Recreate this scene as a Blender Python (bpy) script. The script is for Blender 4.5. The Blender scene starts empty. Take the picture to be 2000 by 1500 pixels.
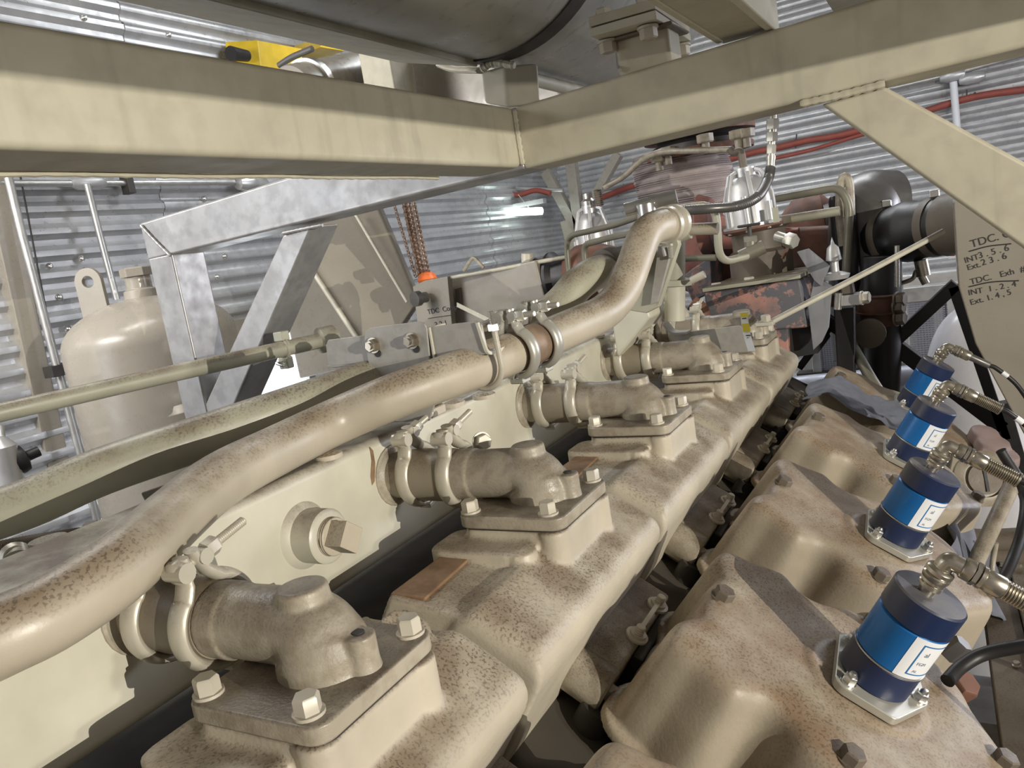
import bpy, bmesh, math, random
from mathutils import Vector, Matrix
random.seed(7)
PI = math.pi
# ---------------------------------------------------------------- camera
FPX = 1544.23
CX = Vector((0.87010, -0.05683, -0.48959)); CY = None
def _n(v): return Vector(v).normalized()
YC = _n((845, -393, FPX)); DC = _n((1480, 9250, FPX)); ZC = -DC
XC = YC.cross(ZC)
if XC.x < 0: XC = -XC
C = bpy.context.scene
cam = bpy.data.objects.new('camera', bpy.data.cameras.new('camera'))
C.collection.objects.link(cam); C.camera = cam
cam.data.sensor_width = 36; cam.data.lens = 36 * FPX / 2000
cam.data.clip_start = 0.01; cam.data.clip_end = 60
right = Vector((XC.x, YC.x, ZC.x)); up = -Vector((XC.y, YC.y, ZC.y)); fwd = Vector((XC.z, YC.z, ZC.z))
cam.matrix_world = Matrix(((right.x, up.x, -fwd.x, 0), (right.y, up.y, -fwd.y, 0), (right.z, up.z, -fwd.z, 0), (0, 0, 0, 1)))
# ---------------------------------------------------------------- view, world, lamps
vs = C.view_settings
vs.view_transform = 'Standard'; vs.look = 'None'; vs.gamma = 1; vs.use_curve_mapping = False
vs.exposure = 0.42
w = bpy.data.worlds.new('world'); C.world = w; w.use_nodes = True
w.node_tree.nodes['Background'].inputs[0].default_value = (0.64, 0.57, 0.565, 1)
w.node_tree.nodes['Background'].inputs[1].default_value = 0.25
def area(name, loc, target, size, power, color, sy=None):
    l = bpy.data.lights.new(name, 'AREA'); l.energy = power; l.color = color
    l.shape = 'RECTANGLE'; l.size = size; l.size_y = sy or size
    o = bpy.data.objects.new(name, l); C.collection.objects.link(o); o.location = loc
    d = Vector(target) - Vector(loc)
    o.rotation_euler = d.to_track_quat('-Z', 'Y').to_euler()
    return o
area('work_lamp', (3.0, -0.66, 0.15), (-0.5, 0.9, -0.2), 0.006, 92, (1.0, 0.94, 0.83), 0.006)
area('work_lamp_low', (3.0, -0.36, 0.03), (-0.5, 0.9, -0.2), 0.16, 24, (1.0, 0.94, 0.83), 0.10)
area('side_daylight', (-3.0, -0.9, 0.35), (-1.2, 1.3, -0.2), 1.2, 20, (0.90, 0.94, 1.0), 1.8)
area('roof_tubes', (-1.2, 4.5, 2.3), (-1.2, 4.5, 0), 2.6, 60, (0.95, 0.98, 1.0), 0.3)
area('roof_tubes_left', (-2.3, 1.2, 1.9), (-1.4, 1.0, 0), 1.2, 20, (1.0, 0.97, 0.92), 0.3)
area('wall_fill', (-2.7, 0.3, 0.9), (-3.6, 2.9, -0.1), 1.0, 32, (1.0, 0.96, 0.92), 0.3)  # added lamp without a fixture, lifts the left wall
area('vessel_fill', (2.6, 4.6, 0.2), (0.6, 4.4, -0.5), 1.5, 80, (0.88, 0.90, 1.0), 1.5)  # added area lamp, brightens the white vessel

# ---------------------------------------------------------------- pixel to real plane
TH = math.radians(32); CT, ST = math.cos(TH), math.sin(TH)
NV = Vector((ST, 0, CT)); AV = Vector((CT, 0, -ST))
def ray(px, py): return right * (px - 1000) - up * (py - 750) + fwd * FPX
def P(px, py, ax, v):
    r = ray(px, py)
    if ax == 'n': return r * (v / r.dot(NV))
    return r * (v / r['xyz'.index(ax)])
def BK(a, y, n): return AV * a + Vector((0, y, 0)) + NV * n      # bank coordinates
def rpx(p, px): return px * p.dot(fwd) / FPX                       # real size of px pixels at p
BM4 = Matrix(((AV.x, 0, NV.x, 0), (0, 1, 0, 0), (AV.z, 0, NV.z, 0), (0, 0, 0, 1)))

# ---------------------------------------------------------------- materials
def mat(name, col, rough=0.55, metal=0.0, dust=None, damt=0.0, spk=0.0, bump=0.0, bs=220, var=0.12, mottle=None, mot=0.0, ms=14, chip=None, chipt=0.6, emit=None, es=1.0, alpha=None, coat=0.0, streak=0.0):
    m = bpy.data.materials.new(name); m.use_nodes = True
    nt = m.node_tree; N = nt.nodes; L = nt.links; b = N['Principled BSDF']
    b.inputs['Roughness'].default_value = rough; b.inputs['Metallic'].default_value = metal
    b.inputs['Coat Weight'].default_value = coat
    geo = N.new('ShaderNodeNewGeometry')
    def noise(scale, det=4, vec=None, rgh=0.55):
        n = N.new('ShaderNodeTexNoise'); n.inputs['Scale'].default_value = scale; n.inputs['Detail'].default_value = det
        n.inputs['Roughness'].default_value = rgh
        L.new(vec or geo.outputs['Position'], n.inputs['Vector']); return n.outputs['Fac']
    def rng(x, a, c, lo=0.0, hi=1.0):
        r = N.new('ShaderNodeMapRange'); r.inputs[1].default_value = a; r.inputs[2].default_value = c
        r.inputs[3].default_value = lo; r.inputs[4].default_value = hi; L.new(x, r.inputs[0]); return r.outputs[0]
    def mul(x, y):
        q = N.new('ShaderNodeMath'); q.operation = 'MULTIPLY'
        L.new(x, q.inputs[0])
        if isinstance(y, float): q.inputs[1].default_value = y
        else: L.new(y, q.inputs[1])
        return q.outputs[0]
    def mix(f, a, c):
        q = N.new('ShaderNodeMix'); q.data_type = 'RGBA'; L.new(f, q.inputs[0])
        for s, v in ((6, a), (7, c)):
            if isinstance(v, tuple): q.inputs[s].default_value = (*v, 1)
            else: L.new(v, q.inputs[s])
        return q.outputs[2]
    dark = tuple(c * (1 - var) for c in col); lite = tuple(min(1, c * (1 + var)) for c in col)
    out = mix(rng(noise(9), 0.3, 0.7), dark, lite)
    if mottle: out = mix(mul(rng(noise(ms, 5), 0.45, 0.62), mot), out, mottle)
    if chip: out = mix(rng(noise(11, 7, None, 0.7), chipt, chipt + 0.025), out, chip)
    if streak:
        mp = N.new('ShaderNodeMapping'); mp.inputs['Scale'].default_value = (38, 38, 3); L.new(geo.outputs['Position'], mp.inputs[0])
        out = mix(mul(rng(noise(1.0, 3, mp.outputs[0]), 0.58, 0.72), streak), out, tuple(c * 0.5 for c in col))
    if dust:
        sep = N.new('ShaderNodeSeparateXYZ'); L.new(geo.outputs['Normal'], sep.inputs[0])
        upm = rng(sep.outputs[2], 0.15, 0.85)
        big = rng(noise(16, 5), 0.28, 0.62)
        f = mul(mul(upm, big), damt)
        out = mix(f, out, dust)
        if spk:
            fine = rng(noise(bs * 1.5, 3), 0.53, 0.60)
            reg = rng(noise(8, 3), 0.34, 0.58, 0.25, 1.0)
            out = mix(mul(mul(mul(fine, upm), reg), spk), out, tuple(c * 0.45 for c in dust))
    L.new(out, b.inputs['Base Color'])
    if bump:
        bp = N.new('ShaderNodeBump'); bp.inputs['Strength'].default_value = bump; bp.inputs['Distance'].default_value = 0.001
        L.new(noise(bs, 3), bp.inputs['Height']); L.new(bp.outputs[0], b.inputs['Normal'])
    rr = rng(noise(24, 4), 0.3, 0.7, max(0.05, rough - 0.08), min(1, rough + 0.1)); L.new(rr, b.inputs['Roughness'])
    if emit:
        b.inputs['Emission Color'].default_value = (*emit, 1); b.inputs['Emission Strength'].default_value = es
    return m
DUST = (0.21, 0.155, 0.10)
BEIGE = (0.50, 0.46, 0.365)
M = {}
M['cast'] = mat('beige_casting', (0.49, 0.44, 0.345), 0.5, 0, DUST, 0.85, 0.75, 0.35, 230)
M['cover'] = mat('tan_cover', (0.38, 0.33, 0.25), 0.5, 0, (0.25, 0.175, 0.11), 1.0, 0.7, 0.3, 230)
M['elbow'] = mat('dusty_shaded_elbow', (0.38, 0.34, 0.265), 0.42, 0, (0.13, 0.10, 0.07), 0.9, 0.6, 0.45, 300, 0.12, (0.20, 0.16, 0.11), 0.5, 40)  # dust on tops, darkened further for the shade on the flange plates
M['sleeve'] = mat('brown_sleeve', (0.27, 0.235, 0.175), 0.45, 0, (0.2, 0.15, 0.1), 0.7, 0.4, 0.2, 260)
M['joint'] = mat('rusty_joint', (0.28, 0.20, 0.135), 0.5, 0.1, None, 0, 0, 0.2, 120, 0.2, (0.16, 0.11, 0.08), 0.5, 40)
M['pipe'] = mat('dusty_pipe', (0.46, 0.41, 0.32), 0.42, 0, (0.20, 0.145, 0.09), 0.95, 0.8, 0.15, 200)
M['pipe2'] = mat('green_pipe', (0.385, 0.375, 0.29), 0.42, 0, (0.17, 0.13, 0.085), 0.9, 0.8, 0.15, 200)
M['paint'] = mat('sage_paint', (0.56, 0.54, 0.44), 0.42, 0, (0.17, 0.13, 0.10), 0.95, 0.3, 0.06, 200)
M['frame'] = mat('frame_paint', (0.50, 0.47, 0.36), 0.5, 0, DUST, 0.5, 0.0, 0.05, 300, 0.06, (0.36, 0.33, 0.26), 0.35, 22, streak=0.22)
M['galv'] = mat('galvanised_frame', (0.38, 0.375, 0.37), 0.36, 0.35, None, 0, 0, 0.1, 90, 0.15, (0.27, 0.265, 0.26), 0.6, 30)
M['tank'] = mat('shaded_beige_paint', (0.30, 0.272, 0.225), 0.3, 0, None, 0, 0, 0.15, 60, 0.05)  # beige paint with its shade put into the base colour
M['bracket'] = mat('grey_bracket', (0.36, 0.345, 0.31), 0.45, 0.1, None, 0, 0, 0.05, 200, 0.06, (0.22, 0.21, 0.19), 0.3, 60)
M['clamp'] = mat('painted_clamp', (0.50, 0.47, 0.385), 0.35, 0.15, DUST, 0.4, 0.3, 0.1, 200)
M['clamp2'] = mat('zinc_clamp', (0.50, 0.49, 0.43), 0.33, 0.5, None, 0, 0, 0.05, 200)
M['bolt'] = mat('painted_bolt', (0.55, 0.51, 0.42), 0.4, 0.1, DUST, 0.3)
M['steel'] = mat('bright_steel', (0.62, 0.61, 0.58), 0.28, 0.9)
M['alu'] = mat('aluminium', (0.56, 0.56, 0.56), 0.42, 0.55, None, 0, 0, 0.05, 150)
M['nickel'] = mat('nickel_fitting', (0.50, 0.46, 0.38), 0.28, 0.9)
M['navy'] = mat('navy_plastic', (0.012, 0.024, 0.075), 0.38, 0, (0.16, 0.145, 0.125), 0.75)
M['blue'] = mat('blue_label', (0.01, 0.14, 0.42), 0.3, 0.2, var=0.04)
M['white'] = mat('white_label', (0.80, 0.82, 0.84), 0.45, var=0.02)
M['ink'] = mat('blue_ink', (0.02, 0.16, 0.42), 0.5, var=0.02)
M['greyink'] = mat('grey_ink', (0.20, 0.24, 0.32), 0.5, var=0.02)
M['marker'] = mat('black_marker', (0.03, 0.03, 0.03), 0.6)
M['black'] = mat('black_rubber', (0.018, 0.017, 0.017), 0.45)
M['dark'] = mat('dark_oily_steel', (0.055, 0.05, 0.045), 0.5, 0.2, None, 0, 0, 0.2, 90, 0.3)
M['grime'] = mat('grimy_casting', (0.15, 0.125, 0.095), 0.55, 0, (0.10, 0.075, 0.05), 0.8, 0.5, 0.3, 200)
M['olive'] = mat('olive_tube', (0.20, 0.19, 0.145), 0.4, 0.2)
M['red'] = mat('red_oxide', (0.42, 0.17, 0.13), 0.6, 0, None, 0, 0, 0.3, 120, 0.2, (0.10, 0.09, 0.085), 0.75, 9)
M['salmon'] = mat('salmon_primer', (0.50, 0.26, 0.21), 0.55, 0, None, 0, 0, 0.2, 150, 0.15, (0.13, 0.125, 0.13), 0.8, 6, (0.12, 0.12, 0.13), 0.47)
M['rust'] = mat('rusty_iron', (0.19, 0.09, 0.06), 0.65, 0.1, None, 0, 0, 0.3, 120, 0.3, (0.09, 0.06, 0.05), 0.7, 14)
M['turbo'] = mat('turbo_grey', (0.13, 0.125, 0.12), 0.35, 0.4)
M['fibre'] = mat('grey_fibre_board', (0.24, 0.245, 0.26), 0.7, 0, None, 0, 0, 0.4, 60, 0.2, streak=0.7)
M['blanket'] = mat('woven_blanket', (0.36, 0.31, 0.30), 0.8, 0, None, 0, 0, 0.3, 300, 0.2)
M['cloth'] = mat('grey_rag', (0.15, 0.16, 0.195), 0.85, 0, None, 0, 0, 0.4, 200, 0.2, (0.12, 0.125, 0.15), 0.6, 30)
M['orange'] = mat('raw_orange_casting', (0.25, 0.155, 0.085), 0.65, 0, None, 0, 0, 0.5, 200, 0.3, (0.15, 0.08, 0.04), 0.8, 25)
M['wall'] = mat('corrugated_galvanised', (0.50, 0.505, 0.51), 0.33, 0.45, None, 0, 0, 0.03, 50, 0.08, (0.40, 0.41, 0.42), 0.6, 5)
M['silver'] = mat('silencer_steel', (0.44, 0.44, 0.41), 0.34, 0.35, None, 0, 0, 0.05, 60, 0.1, streak=0.5)
M['hose'] = mat('red_air_hose', (0.30, 0.075, 0.055), 0.55)
M['conduit'] = mat('conduit_zinc', (0.55, 0.55, 0.53), 0.35, 0.7)
M['yellow'] = mat('yellow_enamel', (0.72, 0.50, 0.03), 0.4)
M['hook'] = mat('orange_hook_block', (0.75, 0.16, 0.03), 0.4)
M['chain'] = mat('hoist_chain', (0.35, 0.25, 0.19), 0.35, 0.7)
M['tube'] = mat('lamp_tube', (0.9, 1, 0.96), 0.5, emit=(0.82, 1.0, 0.92), es=6)
M['sky'] = mat('bright_daylight', (0.9, 0.95, 1), 0.5, emit=(0.93, 0.97, 1.0), es=1.6)
M['floor'] = mat('concrete_floor', (0.11, 0.105, 0.10), 0.8)
M['roof'] = mat('roof_sheet', (0.30, 0.29, 0.28), 0.5, 0.4)
M['block'] = mat('engine_gap_shade', (0.05, 0.042, 0.032), 0.75)  # near black: shade of the engine gaps put into the colour
M['boot'] = mat('pinkish_boot', (0.27, 0.20, 0.185), 0.6)
M['mesh'] = mat('screen_mesh', (0.30, 0.31, 0.36), 0.5, 0.5)
M['whitetank'] = mat('white_vessel', (0.72, 0.71, 0.74), 0.25, 0, None, 0, 0, 0.03, 60, 0.04)
M['tag_yellow'] = mat('tag_yellow', (0.65, 0.55, 0.05), 0.5)
M['sign_red'] = mat('sign_red', (0.45, 0.03, 0.03), 0.5)

# ---------------------------------------------------------------- bmesh helpers
def nbm(): return bmesh.new()
def addm(bm, verts, faces):
    vv = [bm.verts.new(v) for v in verts]
    for f in faces:
        try: bm.faces.new([vv[i] for i in f])
        except ValueError: pass
    return vv
def hexa(bm, p):      # p[0..3] one face loop, p[4..7] opposite face loop
    addm(bm, p, [(0, 1, 2, 3), (7, 6, 5, 4), (0, 4, 5, 1), (1, 5, 6, 2), (2, 6, 7, 3), (3, 7, 4, 0)]); return bm
def box(bm, lo, hi, T=None):
    x0, y0, z0 = lo; x1, y1, z1 = hi
    p = [Vector(v) for v in ((x0, y0, z0), (x1, y0, z0), (x1, y1, z0), (x0, y1, z0), (x0, y0, z1), (x1, y0, z1), (x1, y1, z1), (x0, y1, z1))]
    if T is not None: p = [T @ v for v in p]
    return hexa(bm, p)
def frame_of(d):
    d = Vector(d).normalized(); a = Vector((0, 0, 1)) if abs(d.z) < 0.9 else Vector((1, 0, 0))
    u = d.cross(a).normalized(); return u, d.cross(u).normalized()
def lathe(bm, o, axis, prof, seg=28):       # prof [(radius, height)], closed at ends when radius 0
    o = Vector(o); ax = Vector(axis).normalized(); u, v = frame_of(ax); rings = []
    for r, h in prof:
        if r < 1e-6: rings.append([bm.verts.new(o + ax * h)])
        else: rings.append([bm.verts.new(o + ax * h + (u * math.cos(2 * PI * i / seg) + v * math.sin(2 * PI * i / seg)) * r) for i in range(seg)])
    for a, b in zip(rings, rings[1:]):
        for i in range(seg):
            j = (i + 1) % seg
            if len(a) == 1 and len(b) == 1: continue
            if len(a) == 1: bm.faces.new((a[0], b[j], b[i]))
            elif len(b) == 1: bm.faces.new((a[i], a[j], b[0]))
            else: bm.faces.new((a[i], a[j], b[j], b[i]))
    return bm
def cyl(bm, p0, p1, r0, r1=None, seg=24):
    p0 = Vector(p0); p1 = Vector(p1); h = (p1 - p0).length; r1 = r0 if r1 is None else r1
    return lathe(bm, p0, p1 - p0, [(0, 0), (r0, 0), (r1, h), (0, h)], seg)
def spline(pts, n=8):
    pts = [Vector(p) for p in pts]
    if len(pts) < 3: return pts
    q = [2 * pts[0] - pts[1]] + pts + [2 * pts[-1] - pts[-2]]; out = []
    for i in range(1, len(q) - 2):
        for k in range(n):
            t = k / n; a, b, c, d = q[i - 1:i + 3]
            out.append(0.5 * ((2 * b) + (c - a) * t + (2 * a - 5 * b + 4 * c - d) * t * t + (3 * b - a - 3 * c + d) * t ** 3))
    out.append(pts[-1]); return out
def fillet(pts, r, n=6):          # polyline with rounded corners
    pts = [Vector(p) for p in pts]; out = [pts[0]]
    for a, b, c in zip(pts, pts[1:], pts[2:]):
        d0 = (a - b); d1 = (c - b); rr = min(r, d0.length * 0.48, d1.length * 0.48)
        s = b + d0.normalized() * rr; e = b + d1.normalized() * rr
        for k in range(n + 1):
            t = k / n; out.append(s * (1 - t) ** 2 + b * 2 * t * (1 - t) + e * t * t)
    out.append(pts[-1]); return out
def tube(bm, pts, r, seg=16, cap=True, sx=1.0, closed=False, u0=None):
    pts = [Vector(p) for p in pts]; n = len(pts)
    rs = r if isinstance(r, (list, tuple)) else [r] * n
    rings = []; u = None
    for i, p in enumerate(pts):
        if closed: t = pts[(i + 1) % n] - pts[i - 1]
        else: t = pts[min(i + 1, n - 1)] - pts[max(i - 1, 0)]
        t.normalize()
        if u is None: u = (Vector(u0) if u0 else frame_of(t)[0])
        u = (u - t * u.dot(t)).normalized(); v = t.cross(u)
        rings.append([bm.verts.new(p + (u * math.cos(2 * PI * k / seg) * sx + v * math.sin(2 * PI * k / seg)) * rs[i]) for k in range(seg)])
    prs = list(zip(rings, rings[1:])) + ([(rings[-1], rings[0])] if closed else [])
    for a, b in prs:
        for k in range(seg):
            j = (k + 1) % seg; bm.faces.new((a[k], a[j], b[j], b[k]))
    if cap and not closed: bm.faces.new(rings[0][::-1]); bm.faces.new(rings[-1])
    return bm
def strip(bm, pts, wv, w, tn):     # flat strap swept along pts; wv width direction, tn thickness
    pts = [Vector(p) for p in pts]; wv = Vector(wv).normalized(); n = len(pts); rings = []
    for i, p in enumerate(pts):
        t = (pts[min(i + 1, n - 1)] - pts[max(i - 1, 0)]).normalized(); nn = t.cross(wv).normalized()
        rings.append([bm.verts.new(p + wv * a * w / 2 + nn * b * tn / 2) for a, b in ((-1, -1), (1, -1), (1, 1), (-1, 1))])
    for a, b in zip(rings, rings[1:]):
        for k in range(4):
            j = (k + 1) % 4; bm.faces.new((a[k], a[j], b[j], b[k]))
    bm.faces.new(rings[0][::-1]); bm.faces.new(rings[-1]); return bm
def hexp(bm, p, ax, af, h, r2=None, spin=0.3):       # hex prism with lightly chamfered top
    p = Vector(p); ax = Vector(ax).normalized(); u, v = frame_of(ax); R0 = af / math.sqrt(3); rings = []
    for r, hh in ((R0, 0), (R0, h * 0.86), (R0 * 0.86, h)):
        rings.append([bm.verts.new(p + ax * hh + (u * math.cos(spin + i * PI / 3) + v * math.sin(spin + i * PI / 3)) * r) for i in range(6)])
    for a, b in zip(rings, rings[1:]):
        for i in range(6): bm.faces.new((a[i], a[(i + 1) % 6], b[(i + 1) % 6], b[i]))
    bm.faces.new(rings[0][::-1]); bm.faces.new(rings[-1]); return bm
def bolt(bm, p, ax, af, spin=0.3, washer=True, h=0.62):
    p = Vector(p); ax = Vector(ax).normalized()
    if washer: cyl(bm, p, p + ax * af * 0.14, af * 0.68, seg=20); p = p + ax * af * 0.14
    hexp(bm, p, ax, af, af * h, spin=spin)
    return bm
def rod(bm, p0, p1, r, pitch=None, seg=12):         # threaded rod: real ridges
    p0 = Vector(p0); p1 = Vector(p1); h = (p1 - p0).length; pitch = pitch or r * 0.45; n = max(4, int(h / pitch)); pr = [(0, 0)]
    for i in range(n):
        pr += [(r * 0.86, h * i / n), (r, h * (i + 0.5) / n)]
    return lathe(bm, p0, p1 - p0, pr + [(r * 0.8, h), (0, h)], seg)
def prism(bm, poly, T, z0, z1):
    n = len(poly)
    lo = [bm.verts.new(T @ Vector((x, y, z0))) for x, y in poly]; hi = [bm.verts.new(T @ Vector((x, y, z1))) for x, y in poly]
    bm.faces.new(lo[::-1]); bm.faces.new(hi)
    for i in range(n): bm.faces.new((lo[i], lo[(i + 1) % n], hi[(i + 1) % n], hi[i]))
    return bm
def rrect(x0, y0, x1, y1, r, n=5):
    out = []
    for cx, cy, a in ((x1 - r, y1 - r, 0), (x0 + r, y1 - r, 1), (x0 + r, y0 + r, 2), (x1 - r, y0 + r, 3)):
        for k in range(n + 1):
            t = (a + k / n) * PI / 2; out.append((cx + r * math.cos(t), cy + r * math.sin(t)))
    return out

# ---------------------------------------------------------------- object helpers
def finish(bm, ang=38):
    bmesh.ops.recalc_face_normals(bm, faces=bm.faces)
    for f in bm.faces: f.smooth = True
    for e in bm.edges:
        if len(e.link_faces) == 2 and e.calc_face_angle(0) > math.radians(ang): e.smooth = False
def wloc(o):
    v = Vector(o.location)
    while o.parent: o = o.parent; v += Vector(o.location)
    return v
def obj(name, bm, m, parent=None, bev=0, seg=2, ang=38, label=None):
    me = bpy.data.meshes.new(name)
    if isinstance(bm, bpy.types.Mesh): me = bm
    else:
        finish(bm, ang); bm.to_mesh(me); bm.free()
    o = bpy.data.objects.new(name, me); C.collection.objects.link(o)
    me.materials.clear(); me.materials.append(M[m])
    if parent is not None: o.parent = parent; o.location = -wloc(parent)
    if bev:
        b = o.modifiers.new('bevel', 'BEVEL'); b.width = bev; b.segments = seg; b.limit_method = 'ANGLE'; b.angle_limit = math.radians(40); b.harden_normals = True
    if label: o['label'] = label
    return o
def thing(name, label, cat, loc=(0, 0, 0), group=None):
    o = bpy.data.objects.new(name, None); o.empty_display_size = 0.05; C.collection.objects.link(o); o.location = loc
    o['label'] = label; o['category'] = cat
    if group: o['group'] = group
    return o
def tag(o, label, cat, group=None):
    o['label'] = label; o['category'] = cat
    if group: o['group'] = group
    return o
def struct(o): o['kind'] = 'structure'; return o
def dup(root, dy, label=None):
    kids = {}
    for o in C.collection.objects:
        if o.parent: kids.setdefault(o.parent, []).append(o)
    def cp(o, par):
        c = o.copy(); C.collection.objects.link(c)
        if par: c.parent = par
        for ch in kids.get(o, []): cp(ch, c)
        return c
    r = cp(root, None); r.location = Vector(root.location) + Vector((0, dy, 0))
    if label: r['label'] = label
    return r
def bake(bm, voxel, it=4, dec=None):       # melt a rough assembly into one cast skin
    me = bpy.data.meshes.new('tmp'); bmesh.ops.recalc_face_normals(bm, faces=bm.faces); bm.to_mesh(me); bm.free()
    o = bpy.data.objects.new('tmp', me); C.collection.objects.link(o)
    r = o.modifiers.new('r', 'REMESH'); r.mode = 'VOXEL'; r.voxel_size = voxel
    s = o.modifiers.new('s', 'SMOOTH'); s.iterations = it; s.factor = 0.6
    dg = bpy.context.evaluated_depsgraph_get(); dg.update()
    m2 = bpy.data.meshes.new_from_object(o.evaluated_get(dg))
    for p in m2.polygons: p.use_smooth = True
    bpy.data.objects.remove(o); return m2
def text(body, loc, xdir, ydir, size, m, parent, name='lettering', depth=0.0004):
    cu = bpy.data.curves.new(name, 'FONT'); cu.body = body; cu.size = size; cu.extrude = depth; cu.align_x = 'LEFT'
    cu.offset = 0.0
    tmp = bpy.data.objects.new('t', cu); C.collection.objects.link(tmp)
    dg = bpy.context.evaluated_depsgraph_get(); dg.update()
    me = bpy.data.meshes.new_from_object(tmp.evaluated_get(dg)); bpy.data.objects.remove(tmp)
    x = Vector(xdir).normalized(); y = Vector(ydir); y = (y - x * y.dot(x)).normalized(); z = x.cross(y)
    T = Matrix(((x.x, y.x, z.x, loc[0]), (x.y, y.y, z.y, loc[1]), (x.z, y.z, z.z, loc[2]), (0, 0, 0, 1)))
    me.transform(T); return obj(name, me, m, parent)
def pbar(bm, a, b, wpx, y, th, y2=None):     # square bar between two sighted points on planes y / y2
    p = P(*a, 'y', y); q = P(*b, 'y', y if y2 is None else y2); d = (q - p).normalized()
    wd = rpx(p, wpx); s = Vector((0, 1, 0)).cross(d).normalized() * wd / 2; t = Vector((0, th, 0))
    return hexa(bm, [p - s, p + s, p + s + t, p - s + t, q - s, q + s, q + s + t, q - s + t])

# ================================================================ THE SETTING
XW, YW, ZF, ZT = -3.6, 8.0, -2.4, 2.6
def corr(u0, u1, z0, z1, fn, pitch=0.08, amp=0.011, dz=0.0):
    bm = nbm(); n = int((z1 - z0) / pitch * 8); a = []; b = []
    for i in range(n + 1):
        z = z0 + (z1 - z0) * i / n; ph = ((z - ZF) / pitch) % 1.0
        d = amp * math.tanh(2.2 * math.sin(2 * PI * ph)) + dz
        a.append(bm.verts.new(fn(u0, d, z))); b.append(bm.verts.new(fn(u1, d, z)))
    for i in range(n): bm.faces.new((a[i], a[i + 1], b[i + 1], b[i]))
    return bm
def left_fn(u, d, z): return (XW + d, u, z)
def far_fn(u, d, z): return (u, YW - d, z)
lf = nbm(); box(lf, (XW - 0.12, -1.6, ZF), (XW - 0.06, YW + 0.1, ZT))
wl = nbm()
# backing sheet with the door opening left free
DY0, DY1, DZ1 = 2.93, 3.78, -0.26
box(wl, (XW - 0.08, -1.6, ZF), (XW - 0.05, DY0, ZT)); box(wl, (XW - 0.08, DY1, ZF), (XW - 0.05, YW, ZT)); box(wl, (XW - 0.08, DY0, DZ1), (XW - 0.05, DY1, ZT))
lf.free()
wall_left = struct(obj('wall_left', wl, 'wall'))
ys = [-1.6, -0.7, 0.2, 1.1, 2.0, 2.93, 3.78, 4.65, 5.5, 6.35, 7.2, 8.0]
for i, (a, b) in enumerate(zip(ys, ys[1:])):
    z0 = DZ1 if abs(a - DY0) < 1e-6 else ZF
    obj('wall_sheet', corr(a - 0.01, b + 0.02, z0, ZT, left_fn, pitch=0.10, amp=0.013, dz=0.003 * (i % 2)), 'wall', wall_left)
wf = nbm(); box(wf, (XW - 0.05, YW + 0.05, ZF), (5.5, YW + 0.08, ZT))
wall_far = struct(obj('wall_far', wf, 'wall'))
xs = [-3.6 + 0.9 * i for i in range(11)]
for i, (a, b) in enumerate(zip(xs, xs[1:])):
    obj('wall_sheet', corr(a - 0.01, b + 0.02, ZF, ZT, far_fn, pitch=0.12, amp=0.016, dz=0.003 * (i % 2)), 'wall', wall_far)
struct(obj('floor', box(nbm(), (-3.8, -3, ZF - 0.1), (5.5, 8.2, ZF)), 'floor'))
cl = nbm(); box(cl, (-3.7, -1.6, ZT), (5.5, 8.2, ZT + 0.08))
ceiling = struct(obj('ceiling', cl, 'roof'))
for i in range(10):
    x = -3.3 + i * 0.95
    obj('roof_sheet', corr(x - 0.48, x + 0.48, -1.0, 8.0, lambda u, d, z: (u, z, ZT - 0.02 - d), pitch=0.16, amp=0.012), 'roof', ceiling)
# daylight seen through the open doorway in the left wall
dw = struct(obj('window_1', box(nbm(), (XW - 0.5, DY0 - 0.5, ZF), (XW - 0.45, DY1 + 0.6, DZ1 + 0.6)), 'sky'))
dt = nbm(); box(dt, (XW - 0.04, DY0 - 0.12, DZ1), (XW + 0.04, DY1 + 0.9, DZ1 + 0.13))
struct(obj('trim_1', dt, 'tank', None, 0.004))

# wall fixings, conduit and cables -------------------------------------------------
def tubes(pts, r, ax, v, sm=False, seg=10, bm=None):
    bm = bm or nbm(); q = [P(x, y, ax, v) for x, y in pts]
    return tube(bm, spline(q, 6) if sm else q, r, seg)
WX = XW + 0.04
t = thing('wall_conduit', 'bright zinc conduit crossing the left wall level with an oval junction fitting', 'conduit', P(170, 358, 'x', WX + 0.03))
obj('conduit_run', tubes([(-60, 358), (168, 358), (480, 356)], 0.016, 'x', WX + 0.03), 'conduit', t)
b = nbm(); p = P(172, 357, 'x', WX + 0.03); lathe(b, p - Vector((0, 0.085, 0)), (0, 1, 0), [(0, 0), (0.02, 0), (0.034, 0.03), (0.034, 0.14), (0.02, 0.17), (0, 0.17)], 16)
obj('junction_body', b, 'alu', t)
b = nbm(); p = P(248, 355, 'x', WX + 0.03); box(b, p - Vector((0.03, 0.018, 0.06)), p + Vector((0.03, 0.018, 0.06))); obj('strap', b, 'dark', t, 0.003)
b = nbm(); p = P(478, 358, 'x', WX + 0.05); lathe(b, p, (0, 1, 0), [(0, -.06), (.035, -.05), (.05, 0), (.05, .12), (.03, .16), (0, .16)], 18); obj('conduit_elbow', b, 'conduit', t)
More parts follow.
